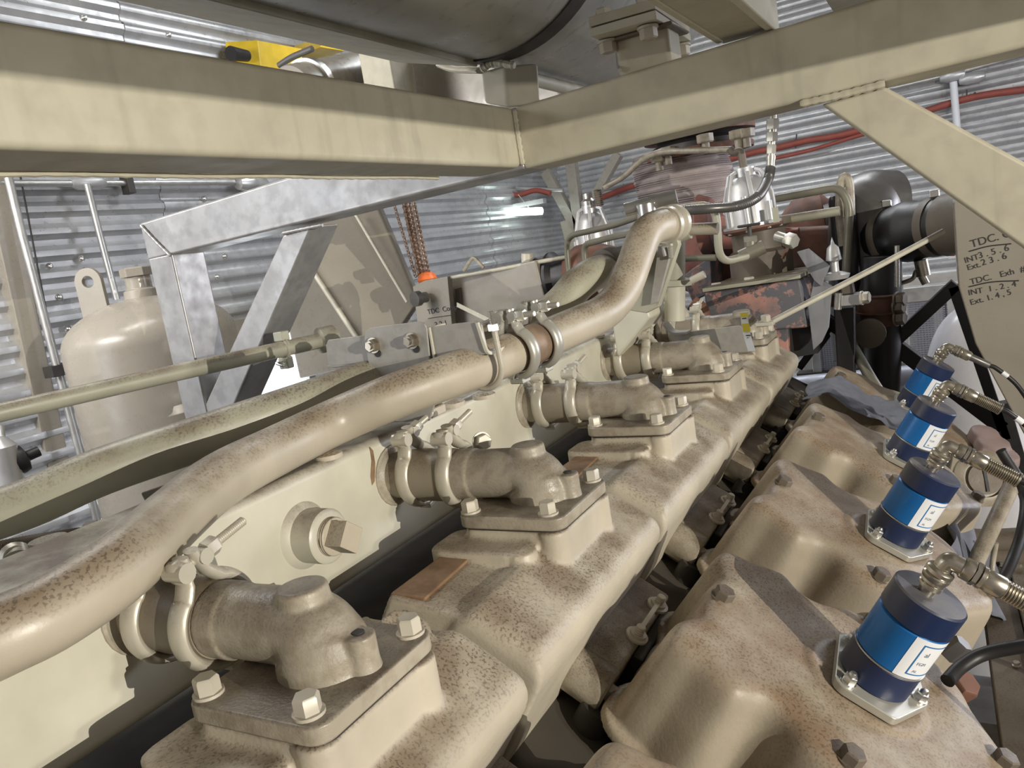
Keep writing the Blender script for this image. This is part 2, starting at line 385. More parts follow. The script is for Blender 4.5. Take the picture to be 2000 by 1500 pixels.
for nm, pts, rr, lab in (('conduit', [(14, 338), (43, 458), (58, 513), (112, 718), (157, 887), (205, 1080)], 0.018, 'bent grey conduit beside the beige post at the left edge'),
                     ('conduit', [(170, 360), (190, 440), (228, 585)], 0.016, 'straight grey conduit dropping behind the lifting lug of the tank')):
    t = thing(nm, lab, 'conduit', P(*pts[0], 'x', WX + 0.08)); obj('conduit_run', tubes(pts, rr, 'x', WX + 0.08), 'conduit', t)
    if rr == 0.018:
        b = nbm(); p = P(112, 722, 'x', WX + 0.09); box(b, p - Vector((.05, .035, .03)), p + Vector((.02, .07, .02))); rod(b, p + Vector((0, 0, .02)), p + Vector((0, .13, .02)), .008); obj('clamp', b, 'dark', t, .003)
for pts, lab in (([(40, 345), (75, 530), (110, 700), (135, 800)], 'dark thin wire hanging on the left wall between the two conduits'),):
    tag(obj('wall_wire', tubes(pts, 0.004, 'x', WX + 0.03, True), 'dark'), lab, 'wire')
b = nbm()
for (x, y) in [(160, 505), (168, 528), (98, 520), (117, 580), (134, 642), (148, 702), (165, 34), (330, 68), (316, 12), (440, 500), (425, 540), (400, 388)]:
    p = P(x, y, 'x', XW + 0.02); lathe(b, p, (1, 0, 0), [(0, -.01), (.016, -.01), (.016, 0), (.008, .01), (0, .012)], 10)
o = obj('wall_screws', b, 'steel', wall_left); o['kind'] = 'stuff'
# building post in front of the left wall
b = nbm(); pbar(b, (-50, 330), (118, 1080), 56, 2.0, 0.10); tag(obj('building_post', b, 'tank', None, .006), 'beige square building post at the left edge, standing left of the tank', 'post')
# gauge and black valve knob low on the left wall
t = thing('wall_valve', 'small black hand knob and clear filter bowl low at the left edge', 'valve', P(20, 900, 'x', -3.0))
b = nbm(); p = P(26, 903, 'x', -3.0); lathe(b, p, (0.3, 1, 0.2), [(0, 0), (.05, 0), (.055, .02), (.05, .04), (.02, .05), (.02, .09), (0, .09)], 12); obj('knob', b, 'black', t)
b = nbm(); p = P(8, 905, 'x', -3.0); lathe(b, p - Vector((0, 0, .09)), (0, 0, 1), [(0, 0), (.05, .01), (.055, .15), (.02, .19), (0, .19)], 14); obj('filter_bowl', b, 'alu', t)
b = nbm(); tubes([(2, 830), (8, 880), (10, 960), (22, 1010)], .01, 'x', -3.0, True, bm=b); obj('riser', b, 'conduit', t)
# far corner bracing
t = thing('corner_bracing', 'beige braces and post of the building frame meeting in the far corner', 'brace', P(1125, 440, 'y', 7.4))
for pts, wv in ((((1062, 335), (1128, 455)), 18), (((1112, 318), (1130, 455)), 20), (((1205, 300), (1122, 450)), 16), (((1105, 430), (1128, 520)), 26)):
    b = nbm(); pbar(b, *pts, wv, 7.3, 0.1); obj('brace', b, 'tank', t, .004)
# tube light
t = thing('tube_light', 'glowing fluorescent tube light hung on the far left wall', 'light', P(997, 415, 'y', 6.8))
p = P(938, 417, 'y', 6.8); q = P(1058, 412, 'y', 6.8)
b = nbm(); cyl(b, p, q, 0.035); obj('diffuser', b, 'tube', t)
b = nbm(); box(b, p + Vector((-.02, .02, .03)), q + Vector((.02, .09, .07))); obj('housing', b, 'alu', t)
b = nbm(); tubes([(960, 410), (955, 378)], .004, 'y', 6.85, bm=b); obj('hanger_wire', b, 'conduit', t); obj('hanger_wire', tubes([(1035, 408), (1012, 380)], .004, 'y', 6.85), 'conduit', t)
# hoses on the walls
t = thing('red_air_hose', 'red hose slung along the wall and dropping past the tube light', 'hose', P(895, 400, 'y', 6.6))
obj('hose_run', tubes([(905, 372), (940, 374), (976, 371), (1010, 381), (1045, 372), (1075, 378)], .025, 'y', 6.9, True), 'hose', t)
obj('hose_drop', tubes([(905, 372), (890, 380), (889, 430), (900, 490), (908, 525)], .025, 'y', 6.9, True), 'hose', t)
t = thing('red_air_hose', 'pair of red hoses running up the far wall behind the diagonal brace', 'hose', P(1700, 250, 'y', YW - .05))
obj('hose_run', tubes([(1160, 392), (1240, 362), (1330, 340), (1455, 302), (1520, 288), (1580, 274), (1650, 262), (1780, 226), (1900, 190), (2040, 170)], .03, 'y', YW - .06, True), 'hose', t)
obj('hose_run', tubes([(1500, 312), (1580, 294), (1660, 270), (1760, 240)], .018, 'y', YW - .06, True), 'hose', t)
b = nbm(); tubes([(1556, 262), (1554, 290)], .006, 'y', YW - .07, bm=b); obj('cable_tie', b, 'dark', t); obj('cable_tie', tubes([(1888, 175), (1890, 194), (1905, 180)], .006, 'y', YW - .07, True), 'dark', t)
t = thing('wall_conduit', 'white conduit drop on the far wall seen above the diagonal brace', 'conduit', P(1865, 200, 'y', YW - .1))
obj('conduit_run', tubes([(1862, 160), (1870, 260)], .03, 'y', YW - .1), 'white', t)
b = nbm()
for x, y in ((1860, 148), (1898, 153)):
    p = P(x, y, 'y', YW - .1); q = P(x + 22, y - 5, 'y', YW - .1); d = (q - p).normalized(); lathe(b, p - d * .1, d, [(0, 0), (.03, .01), (.05, .06), (.05, .14), (.03, .19), (0, .2)], 12)
obj('conduit_body', b, 'alu', t)
tag(obj('wall_conduit', tubes([(1745, 172), (1860, 145), (2040, 95)], .02, 'y', YW - .08), 'conduit'), 'thin zinc conduit running up the far wall under the cross beam', 'conduit')
tag(obj('wall_conduit', tubes([(880, 380), (883, 420), (900, 530)], .026, 'y', 6.9), 'white'), 'white conduit standing beside the hanging red hose', 'conduit')
tag(obj('wall_conduit', tubes([(905, 363), (980, 367), (1100, 372)], .022, 'y', 7.0), 'conduit'), 'grey conduit crossing above the slung red hose', 'conduit')
# hoist chains
t = thing('chain_hoist', 'hoist chains hanging from above with an orange hook block', 'hoist', P(812, 420, 'y', 3.6))
def chain(x0, y0, x1, y1, lw, y, n, mm, par, two=1):
    b = nbm()
    for i in range(n):
        f = i / n; p = P(x0 + (x1 - x0) * f, y0 + (y1 - y0) * f, 'y', y); q = P(x0 + (x1 - x0) * (f + 1.35 / n), y0 + (y1 - y0) * (f + 1.35 / n), 'y', y)
        d = q - p; s = Vector((1, 0, 0)) if i % 2 else Vector((0, 1, 0)); c = (p + q) / 2; r = rpx(p, lw)
        pts = [c + d * 0.5 * math.sin(a) + s * r * math.cos(a) for a in [k * PI / 4 for k in range(8)]]
        tube(b, pts, r * .42, 5, closed=True)
    return obj('chain', b, mm, par)
chain(790, 395, 822, 540, 6, 3.6, 26, 'chain', t); chain(808, 395, 838, 540, 4, 3.6, 30, 'chain', t); chain(798, 395, 828, 540, 5, 3.7, 28, 'chain', t); chain(770, 400, 812, 540, 3, 3.8, 30, 'chain', t)
b = nbm(); p = P(835, 545, 'y', 3.6); lathe(b, p, (0, 0, 1), [(0, -.06), (.04, -.05), (.055, 0), (.04, .03), (0, .045)], 16); obj('hook_block', b, 'hook', t)
# big sloping duct and panels behind the frame
def quad_slab(pts, y, th, shift=(0, 0, 0)):
    f = [P(*p, 'y', y) for p in pts]; return hexa(nbm(), f + [v + Vector((0, th, 0)) for v in f])
t = thing('sloping_duct', 'large beige sheet metal duct sloping down behind the left diagonal brace', 'duct', P(700, 540, 'y', 2.45))
f = [P(565, 455, 'y', 2.45), P(733, 390, 'y', 2.7), P(818, 590, 'y', 2.7), P(735, 712, 'y', 2.45)]
obj('duct_panel', hexa(nbm(), f + [v + Vector((-.02, .06, 0)) for v in f]), 'tank', t, .012, 4)
b = nbm(); tube(b, [P(566, 462, 'y', 2.44), P(728, 706, 'y', 2.44)], .011, 12); obj('duct_edge', b, 'paint', t)  # pale tube: bright reflection along the edge put into colour
b = nbm(); tube(b, [P(695, 420, 'y', 2.6), P(795, 590, 'y', 2.63)], .007, 10); obj('duct_highlight', b, 'paint', t)  # pale line paints the highlight running down the duct
f = [P(545, 562, 'y', 3.3), P(720, 515, 'y', 3.3), P(760, 700, 'y', 3.3), P(585, 740, 'y', 3.3)]
tag(obj('equipment_panel', hexa(nbm(), f + [v + Vector((-.1, .4, 0)) for v in f]), 'tank', None, .01), 'plain beige equipment panel behind the sloping duct, right of the bright doorway', 'panel')

# ================================================================ PRESSURE TANK behind the left post
p0 = P(305, 700, 'y', 1.95); rr = rpx(p0, 158)
tz = P(305, 620, 'y', 1.95)
t = thing('pressure_tank', 'tall beige pressure tank with domed top and lifting lug behind the frame post', 'tank', Vector((p0.x, p0.y, ZF)))
def tankpt(z): return Vector((p0.x, p0.y, z))
top = P(300, 575, 'y', 1.95).z
prof = [(0, 0), (rr, 0.02), (rr, top - rr * .55 - ZF)]
for i in range(1, 13):
    a = i / 12 * PI / 2; prof.append((rr * math.cos(a), top - rr * .55 + rr * .55 * math.sin(a) - ZF))
b = nbm(); lathe(b, tankpt(ZF), (0, 0, 1), prof, 56); obj('shell', b, 'tank', t)
b = nbm(); cz = tankpt(top - .015); lathe(b, cz, (0, 0, 1), [(0, 0), (.062, 0), (.058, .04), (.045, .045), (.045, .09), (0, .09)], 28); hexp(b, cz + Vector((0, 0, .09)), (0, 0, 1), .10, .035); obj('top_plug', b, 'tank', t, .002)
# lug: plate with a round eye
lp = [P(147, 535, 'y', 1.82), P(162, 525, 'y', 1.82)]
b = nbm(); base = P(190, 615, 'y', 1.86); hh = (P(175, 522, 'y', 1.86) - base).z; wd = rpx(base, 27)
def lug(bm, c, wd, hh, th, hole, dirv):
    dirv = Vector(dirv).normalized(); nn = dirv.cross(Vector((0, 0, 1))); outer = []; inner = []; n = 32; zc = hh - wd
    for k in range(n):
        a = 2 * PI * k / n; ca, sa = math.cos(a), math.sin(a)
        if sa >= -0.01: outer.append((wd * ca, zc + wd * sa))
        else:
            s = (wd if abs(ca) * 1.0 > 1e-6 else 0)
            kk = min(abs(wd / ca) if abs(ca) > 1e-6 else 9, abs((zc + .12) / sa)); outer.append((kk * ca, zc + kk * sa))
        inner.append((hole * ca, zc + hole * sa))
    rings = []
    for s in (-th / 2, th / 2):
        for L in (outer, inner): rings.append([bm.verts.new(c + dirv * x + Vector((0, 0, z)) + nn * s) for x, z in L])
    for k in range(n):
        j = (k + 1) % n
        bm.faces.new((rings[0][k], rings[0][j], rings[1][j], rings[1][k])); bm.faces.new((rings[2][k], rings[3][k], rings[3][j], rings[2][j]))
        bm.faces.new((rings[0][k], rings[2][k], rings[2][j], rings[0][j])); bm.faces.new((rings[1][k], rings[1][j], rings[3][j], rings[3][k]))
lug(b, base, wd, hh, .02, wd * .42, (.9, .42, 0)); obj('lifting_lug', b, 'tank', t, .002)

# ================================================================ STRUCTURAL STEEL FRAME
t = thing('steel_frame', 'welded frame of beige square tube spanning over the engine', 'frame', (-0.66, 1.312, 0.14))
def bz(x): return .1425 + .0215 * (x + .65)
def tz_(x): return .2505 + .032 * (x + .66) if x > -.66 else .2505 + .038 * (x + .66)
BY = 1.312
def cross(x0, x1, y0=BY, y1=BY + .102):
    return hexa(nbm(), [Vector((x0, y0, bz(x0))), Vector((x1, y0, bz(x1))), Vector((x1, y0, tz_(x1))), Vector((x0, y0, tz_(x0))),
                        Vector((x0, y1, bz(x0))), Vector((x1, y1, bz(x1))), Vector((x1, y1, tz_(x1))), Vector((x0, y1, tz_(x0)))])
obj('cross_beam', cross(-.66, 1.62), 'frame', t, .008, 4)
obj('cross_beam', cross(-1.716, -.655), 'galv', t, .006, 4)
b = nbm(); box(b, (-.762, -.9, .146), (-.66, BY + .001, .2505)); obj('side_beam', b, 'frame', t, .009, 4)
b = nbm(); box(b, (1.50, -.9, .1725), (1.60, BY + .1, .283)); obj('side_beam', b, 'frame', t, .009, 4)  # unseen beam, added so its shadow falls on the near side beam
b = nbm(); box(b, (-1.716, BY + .001, -1.3), (-1.628, BY + .101, .125)); obj('post', b, 'galv', t, .006, 3)
def brace(pts, zext, mm):
    f = [P(*q, 'y', BY + .004) for q in pts]; d0 = f[3] - f[0]; d1 = f[2] - f[1]
    f[3] = f[0] + d0 * zext; f[2] = f[1] + d1 * zext
    return obj('diagonal_brace', hexa(nbm(), f + [v + Vector((0, .09, 0)) for v in f]), mm, t, .006, 3)
brace([(552, 458), (610, 440), (497, 700), (425, 735)], 1.5, 'galv')
brace([(1603, 204), (1727, 168), (2000, 316), (2000, 486)], 1.5, 'frame')
# stub post at the joint, with its weld bead
b = nbm(); q = Vector((-.665, BY + .03, .24)); 
f = [P(945, 203, 'y', BY + .03), P(992, 212, 'y', BY + .03), P(985, 128, 'y', BY + .03), P(938, 140, 'y', BY + .03)]
hexa(b, f + [v + Vector((.045, .05, 0)) for v in f]); obj('stub_post', b, 'frame', t, .006, 3)
def bead(pts, r, mm='frame'):
    bm = nbm(); q = spline(pts, 10); rs = [r * (0.8 + 0.35 * math.sin(i * 1.9) ** 2) for i in range(len(q))]; tube(bm, q, rs, 8); return obj('weld_bead', bm, mm, t)
bead([Vector((-.657, BY - .004, .244)), Vector((-.657, BY - .004, .2)), Vector((-.657, BY - .003, .150))], .0055)
bead([Vector((-.764 + .004 * math.sin(i * 2.3), -.9 + i * .1, .1455)) for i in range(22)], .0035)
bead([P(1563, 203, 'y', BY), P(1640, 186, 'y', BY), P(1728, 163, 'y', BY)], .006)
bead([P(940, 135, 'y', BY + .02), P(965, 122, 'y', BY + .02), P(1005, 128, 'y', BY + .02)], .007)
bead([P(275, 440, 'y', BY - .003), P(305, 472, 'y', BY - .003), P(333, 500, 'y', BY - .003)], .004, 'galv')
bead([P(552, 456, 'y', BY), P(585, 449, 'y', BY), P(630, 440, 'y', BY)], .004, 'galv')
# members lying on the cross beam, running back over the camera
t = thing('roof_channel', 'flat beige channel lying on the cross beam at upper right', 'beam', P(1445, 70, 'y', BY))
xa, xb = P(1398, 84, 'y', BY).x, P(1502, 52, 'y', BY).x
b = nbm(); box(b, (xa, -.8, .272), (xb, BY + .05, .292)); obj('web', b, 'frame', t, .002)
b = nbm(); box(b, (xb - .008, -.8, .266), (xb + .006, BY + .055, .33)); obj('flange', b, 'paint', t, .003)
b = nbm(); box(b, (xa - .006, -.8, .270), (xa + .006, BY + .03, .33)); obj('flange', b, 'frame', t, .003)
b = nbm(); xx = P(1412, 80, 'y', BY).x; tube(b, [(xx, BY + .02, .283), (xx, -.8, .283)], .011, 16); tag(obj('drain_pipe', b, 'frame'), 'thin round beige pipe lying beside the flat channel at the top', 'pipe')
b = nbm(); x0 = P(1470, 30, 'z', .36).x; box(b, (xb + .03, .3, .39), (xb + .5, 2.6, .40)); tag(obj('roof_plate', b, 'frame', None, .003), 'dark beige plate overhead in the top right corner', 'plate')

# bolted mount on the cross beam
t = thing('silencer_mount', 'bolted two-plate mount on a square stub above the cross beam', 'mount', P(1265, 110, 'y', BY))
ZPM = .318
c0, c1, c2 = P(1153, 72, 'z', ZPM), P(1282, 36, 'z', ZPM), P(1350, 80, 'z', ZPM); c3 = c0 + (c2 - c1)
def plate4(z0, z1, s=0.0):
    return hexa(nbm(), [Vector((c.x, c.y, z0)) for c in (c0, c1, c2, c3)] + [Vector((c.x, c.y, z1)) for c in (c0, c1, c2, c3)])
obj('lower_plate', plate4(ZPM, ZPM + .013), 'paint', t, .0015); obj('upper_plate', plate4(ZPM + .015, ZPM + .030), 'frame', t, .0015)
cc = (c0 + c2) / 2
b = nbm(); f = [P(1208, 138, 'y', BY + .02), P(1312, 110, 'y', BY + .02)]
x0, x1 = f[0].x, f[1].x; box(b, (x0, BY + .015, .250), (x1, BY + .085, ZPM)); obj('stub', b, 'frame', t, .009, 4)
b = nbm(); box(b, (x0 - .012, BY + .0, ZPM - .006), (x1 + .012, BY + .10, ZPM)); obj('rubber_pad', b, 'grime', t, .006)
for px, py in ((1186, 80), (1265, 52), (1330, 88)):
    q = P(px, py, 'z', ZPM - .002); b = nbm(); bolt(b, q, (0, 0, -1), .025, .2); obj('bolt', b, 'bolt', t)
    b = nbm(); q2 = Vector((q.x, q.y, ZPM + .030)); bolt(b, q2, (0, 0, 1), .025, .5); obj('nut', b, 'bolt', t)
b = nbm(); q = P(1206, 100, 'z', ZPM); tube(b, [q + Vector((0, 0, .0)), P(1210, 138, 'y', BY + .004)], .004, 10); obj('tack_rod', b, 'conduit', t)

# ================================================================ SILENCER overhead
t = thing('silencer', 'large streaked steel silencer drum lying above the frame', 'silencer', (-.55, 1.3, .6))
SR = .26
ul = P(930, 128, 'y', 1.35); 
th0 = math.atan2(ul.z, ul.x)         # left/bottom tangent seen from the camera
SX = -.46
# place the axis so the drum's lower left outline passes through the sighted line
un = Vector((math.cos(th0), math.sin(th0)))
k = (SR - SX * un.y) / (-un.x) if True else 0
SZ = None
for s in (1, -1):
    z = (SX * un.y - s * SR) / un.x
    if z > 0 and (SZ is None or z > SZ): SZ = z
SX, SZ, SR = -.672, .586, .245
def drum(y0, y1, r, steps):
    return lathe(nbm(), (SX, y0, SZ), (0, 1, 0), steps, 72)
obj('drum', lathe(nbm(), (SX, -.9, SZ), (0, 1, 0), [(0, 0), (SR, 0), (SR, 2.22), (0, 2.22)], 80), 'silver', t)
obj('end_drum', lathe(nbm(), (SX, 1.34, SZ), (0, 1, 0), [(0, 0), (SR * .995, 0), (SR * .995, .62), (SR * .9, .70), (0, .72)], 80), 'silver', t)
obj('seam_band', lathe(nbm(), (SX, 1.305, SZ), (0, 1, 0), [(SR * .9, 0), (SR * 1.012, .0), (SR * 1.012, .045), (SR * .9, .045)], 80), 'dark', t)
# cradle flange and pipe under the drum
q0 = P(905, 134, 'y', 1.30)
b = nbm(); f = [P(375, -30, 'y', .62), P(905, 132, 'y', 1.30)]
lip = [Vector((q0.x, -.9, q0.z)), Vector((q0.x, 1.30, q0.z))]
hexa(b, [Vector((q0.x + .02, -.9, q0.z + .0)), Vector((q0.x + .02, 1.32, q0.z)), Vector((q0.x - .15, 1.32, q0.z + .05)), Vector((q0.x - .15, -.9, q0.z + .05)),
         Vector((q0.x + .02, -.9, q0.z + .02)), Vector((q0.x + .02, 1.32, q0.z + .02)), Vector((q0.x - .15, 1.32, q0.z + .07)), Vector((q0.x - .15, -.9, q0.z + .07))]); obj('cradle_flange', b, 'frame', t, .003)
b = nbm(); q = P(1012, 148, 'y', 1.42); tube(b, [q, Vector((q.x, 2.3, q.z))], .013, 16); obj('support_rail', b, 'paint', t)
b = nbm(); tube(b, spline([P(862, 127, 'y', 1.5), P(890, 136, 'y', 1.46), P(940, 138, 'y', 1.40)], 6), .006, 8, sx=2.2); obj('bent_strip', b, 'frame', t)

# beige inlet duct with a band clamp, and yellow box, beyond the left beam
t = thing('inlet_duct', 'round beige duct with a steel band clamp above the left beam', 'duct', P(640, 130, 'y', 2.6))
q0, q1 = P(565, 150, 'y', 2.4), P(760, 108, 'y', 3.2); dd = (q1 - q0).normalized(); rq = rpx(q0, 48)
b = nbm(); lathe(b, q0 - Vector((0, 0, .05)), dd, [(0, 0), (rq * .95, 0), (rq, .02), (rq, 1.0), (0, 1.0)], 40); obj('duct', b, 'tank', t)
b = nbm(); lathe(b, q0 - Vector((0, 0, .05)) + dd * .11, dd, [(rq, 0), (rq + .012, 0), (rq + .012, .035), (rq, .035)], 40); obj('band_clamp', b, 'steel', t)
t = thing('duct_housing', 'wide beige housing panel behind the stub post under the silencer', 'duct', P(850, 150, 'y', 2.8))
f = [P(694, 78, 'y', 2.7), P(1000, 30, 'y', 2.7), P(1120, 210, 'y', 2.7), P(720, 230, 'y', 2.7)]
obj('panel', hexa(nbm(), f + [v + Vector((0, .5, 0)) for v in f]), 'tank', t, .02, 4)
b = nbm(); q = P(737, 150, 'y', 2.45); hw = rpx(q, 36); box(b, (q.x - hw, 2.45, q.z - .25), (q.x + hw, 2.59, ZT)); tag(obj('hanger_post', b, 'frame', None, .006), 'beige square hanger post rising behind the left beam', 'post')
b = nbm(); f = [P(480, 82, 'x', -3.1), P(498, 78, 'x', -3.1), P(590, 92, 'x', -3.1), P(580, 135, 'x', -3.1), P(500, 125, 'x', -3.1)]
a_, b_, c_, d_ = P(503, 78, 'x', -3.44), P(592, 95, 'x', -3.44), P(588, 160, 'x', -3.44), P(512, 150, 'x', -3.44)
hexa(b, [a_, b_, c_, d_] + [v + Vector((-.12, -.14, .0)) for v in (a_, b_, c_, d_)])
t = thing('yellow_box', 'yellow electrical box with black knob on the left wall', 'box', a_); obj('enclosure', b, 'yellow', t, .006)
b = nbm(); q = P(497, 112, 'x', -3.44); cyl(b, q + Vector((0, -.06, 0)), q + Vector((.02, -.2, -.01)), .032, .04); obj('knob', b, 'black', t)
b = nbm(); f = [P(625, 92, 'x', -3.3), P(640, 66, 'x', -3.3), P(690, 74, 'x', -3.3), P(672, 100, 'x', -3.3)]; hexa(b, f + [v + Vector((-.28, 0, 0)) for v in f]); tag(obj('yellow_guard', b, 'yellow', None, .004), 'small yellow metal guard above the round beige duct', 'guard')
b = nbm(); tube(b, spline([P(545, 128, 'y', 2.5), P(570, 112, 'y', 2.5), P(610, 95, 'y', 2.5)], 6), .012, 10); tag(obj('grey_cable', b, 'turbo'), 'short grey cable curving from the yellow box to the duct', 'cable')

# ================================================================ ENGINE
SP = 0.413
# engine body under everything (keeps the gaps dark and closed)
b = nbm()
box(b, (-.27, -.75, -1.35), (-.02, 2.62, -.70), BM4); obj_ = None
t = thing('engine_block', 'engine body coloured dark for the shade in the gaps below the cylinder heads', 'engine', (-.6, .9, ZF))
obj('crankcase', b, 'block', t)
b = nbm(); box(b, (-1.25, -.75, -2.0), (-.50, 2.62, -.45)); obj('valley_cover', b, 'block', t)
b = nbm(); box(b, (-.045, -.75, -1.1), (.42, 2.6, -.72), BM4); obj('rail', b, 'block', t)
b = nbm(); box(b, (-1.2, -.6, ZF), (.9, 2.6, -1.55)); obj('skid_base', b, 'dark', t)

# ---- cylinder head castings with pedestal, cast once and repeated
NH = -.535
def head_mesh():
    b = nbm(); y1 = .600; y0 = y1 - .392
    sm = nbm(); M2 = Matrix(((AV.x, NV.x, 0, 0), (0, 0, 1, 0), (AV.z, NV.z, 0, 0), (0, 0, 0, 1)))
    for ins, dn in ((0, .016), (.002, .009), (.006, .004), (.012, .001), (.018, 0)):
        prism(sm, rrect(-.205, -.72, -.095 - ins * .4, NH - dn, .022, 6), M2, y0 + ins, y1 - ins)
    hexa(sm, [BM4 @ Vector(v) for v in ((-.29, y0 + .01, -.70), (-.19, y0 + .004, -.70), (-.19, y1 - .004, -.70), (-.29, y1 - .012, -.70), (-.29, y0 + .01, NH - .058), (-.19, y0 + .004, NH - .010), (-.19, y1 - .004, NH - .010), (-.29, y1 - .012, NH - .058))])
    tmp = bpy.data.meshes.new('x'); sm.to_mesh(tmp); b.from_mesh(tmp); sm.free()
    T = Matrix.Identity(4)
    prism(b, rrect(-.552, .366, -.412, .512, .016), T, -.44, -.3285)       # pedestal
    prism(b, rrect(-.582, .326, -.452, .40, .018), T, -.44, -.341)        # drilled lug
    for x, y in ((-.430, .380), (-.425, .496), (-.458, .345)): cyl(b, (x, y, -.43), (x, y, -.3285 if y > .36 else -.343), .019)
    cyl(b, BK(-.225, .555, -.62), BK(-.225, .555, NH - .004), .026)
    for x, y in ((-.552, .352), (-.480, .352)): pass
    return bake(b, .0034, 3)
HEADM = head_mesh()
def hole(x, y, z, r, par):
    b = nbm(); lathe(b, (x, y, z - .0145), (0, 0, 1), [(0, 0), (r, 0), (r, .0145 + .0008), (r * 1.12, .0145 + .0012), (r * 1.12, .012)], 20); return b
heads = []
hl = {-1: 'nearest speckled cylinder head casting, cut off at the bottom edge', 0: 'speckled cylinder head casting under the biggest elbow', 1: 'speckled cylinder head with chipped orange corner under the second elbow',
      2: 'cylinder head casting under the third elbow', 3: 'cylinder head casting under the fourth elbow', 4: 'farthest cylinder head casting, beside the salmon box'}
h0 = thing('cylinder_head', hl[0], 'cylinder head', BK(-.15, .4, -.7), 'row of beige cylinder heads')
obj('head_casting', HEADM, 'cast', h0)
for x in (-.556, -.480):
    b = nbm(); lathe(b, (x, .352, -.3422), (0, 0, 1), [(0, 0), (.0085, 0), (.0085, .0006), (0, .0006)], 20); obj('bolt_hole', b, 'marker', h0)  # flat black discs paint the shade inside the lug holes
b = nbm(); prism(b, rrect(-.551, .367, -.413, .511, .016), Matrix.Identity(4), -.3295, -.3265); obj('gasket', b, 'dark', h0)
b = nbm(); hexa(b, [BM4 @ Vector(v) for v in ((-.292, .225, -.66), (-.25, .225, -.66), (-.25, .44, -.66), (-.292, .44, -.66), (-.292, .225, NH - .0575), (-.25, .225, NH - .0335), (-.262, .44, NH - .0405), (-.292, .44, NH - .0575))]); obj('bare_corner', b, 'orange', h0, .003, 2)
heads.append(h0)

# ---- water outlet elbow
def elbow_mesh():
    b = nbm(); Z0 = -.281; yc = .442
    pth = [Vector((-.588, yc, Z0))] + fillet([Vector((-.585, yc, Z0)), Vector((-.474, yc, Z0 + .002)), Vector((-.472, yc, -.325))], .045, 10)
    n = len(pth); rs = [.0315 + .009 * (i / (n - 1)) for i in range(n)]
    tube(b, pth, rs, 36)
    tube(b, [Vector((-.590, yc, Z0)), Vector((-.565, yc, Z0))], 0.0345, 36)
    lathe(b, (-.482, yc, -.288), (0, 0, 1), [(0, 0), (.027, 0), (.0235, .02), (.0215, .0455), (.0195, .047), (0, .047)], 32)     # capped boss
    lathe(b, (-.432, yc + .002, -.322), (0, 0, 1), [(0, 0), (.016, 0), (.0135, .02), (.0135, .042), (0, .042)], 24)               # lifting boss
    box(b, (-.465, yc - .008, -.315), (-.432, yc + .011, -.283))
    lathe(b, (-.470, yc, -.318), (0, 0, 1), [(0, 0), (.043, 0), (.039, .010), (.0385, .024), (.034, .038), (.024, .049), (.012, .054), (0, .055)], 36)
    return bake(b, .0019, 4)
def plate_mesh(): 
    b = nbm(); prism(b, rrect(-.555, .362, -.409, .515, .017), Matrix.Identity(4), -.3265, -.310); return b
EM = elbow_mesh()
el = {0: 'biggest dusty water elbow at bottom left with flat capped boss', 1: 'dusty water elbow on the second head, right of the square plug', 2: 'water elbow on the third head, below the pipe clamps',
      3: 'water elbow on the fourth head with a small paint tag loop', 4: 'farthest water elbow, partly behind the grey bracket plate'}
e0 = thing('water_elbow', el[0], 'pipe elbow', (-.48, .44, -.31), 'water outlet elbows on the cylinder heads')
obj('elbow_body', EM, 'elbow', e0)
obj('flange_plate', plate_mesh(), 'elbow', e0, .003, 3)
for i, (x, y) in enumerate(((-.541, .378), (-.432, .378), (-.427, .501), (-.541, .501))):
    b = nbm(); bolt(b, (x, y, -.310), (0, 0, 1), .0185, .2 + i * .35, h=.72); obj('bolt', b, 'bolt', e0)
b = nbm(); lathe(b, (-.432, .444, -.2795), (0, 0, 1), [(0, 0), (.0052, 0), (.0052, .0008), (0, .0008)], 16); obj('tapped_hole', b, 'marker', e0)  # black disc on the boss, painted shade of the hole
# ---- stub pipe + sleeve between elbow and rail
s0 = thing('connecting_sleeve', 'dusty pipe sleeve joining the rail to the biggest elbow', 'pipe', (-.64, .442, -.31), 'short sleeves between rail and elbows')
b = nbm(); lathe(b, (-.705, .442, -.282), (1, 0, 0), [(0, 0), (.043, 0), (.040, .006), (.0325, .010), (.0325, .028), (0.0325, .03), (0, .03)], 40); obj('rail_stub', b, 'elbow', s0)
b = nbm(); lathe(b, (-.678, .442, -.282), (1, 0, 0), [(0, 0), (.0345, 0), (.036, .012), (.036, .075), (.0345, .088), (0, .088)], 40); obj('rubber_sleeve', b, 'sleeve', s0)
sl = {0: 'dusty pipe sleeve joining the rail to the biggest elbow', 1: 'dusty pipe sleeve joining the rail to the second elbow', 2: 'short sleeve between the rail and the third elbow', 3: 'short sleeve between the rail and the fourth elbow', 4: 'short sleeve between the rail and the farthest elbow'}
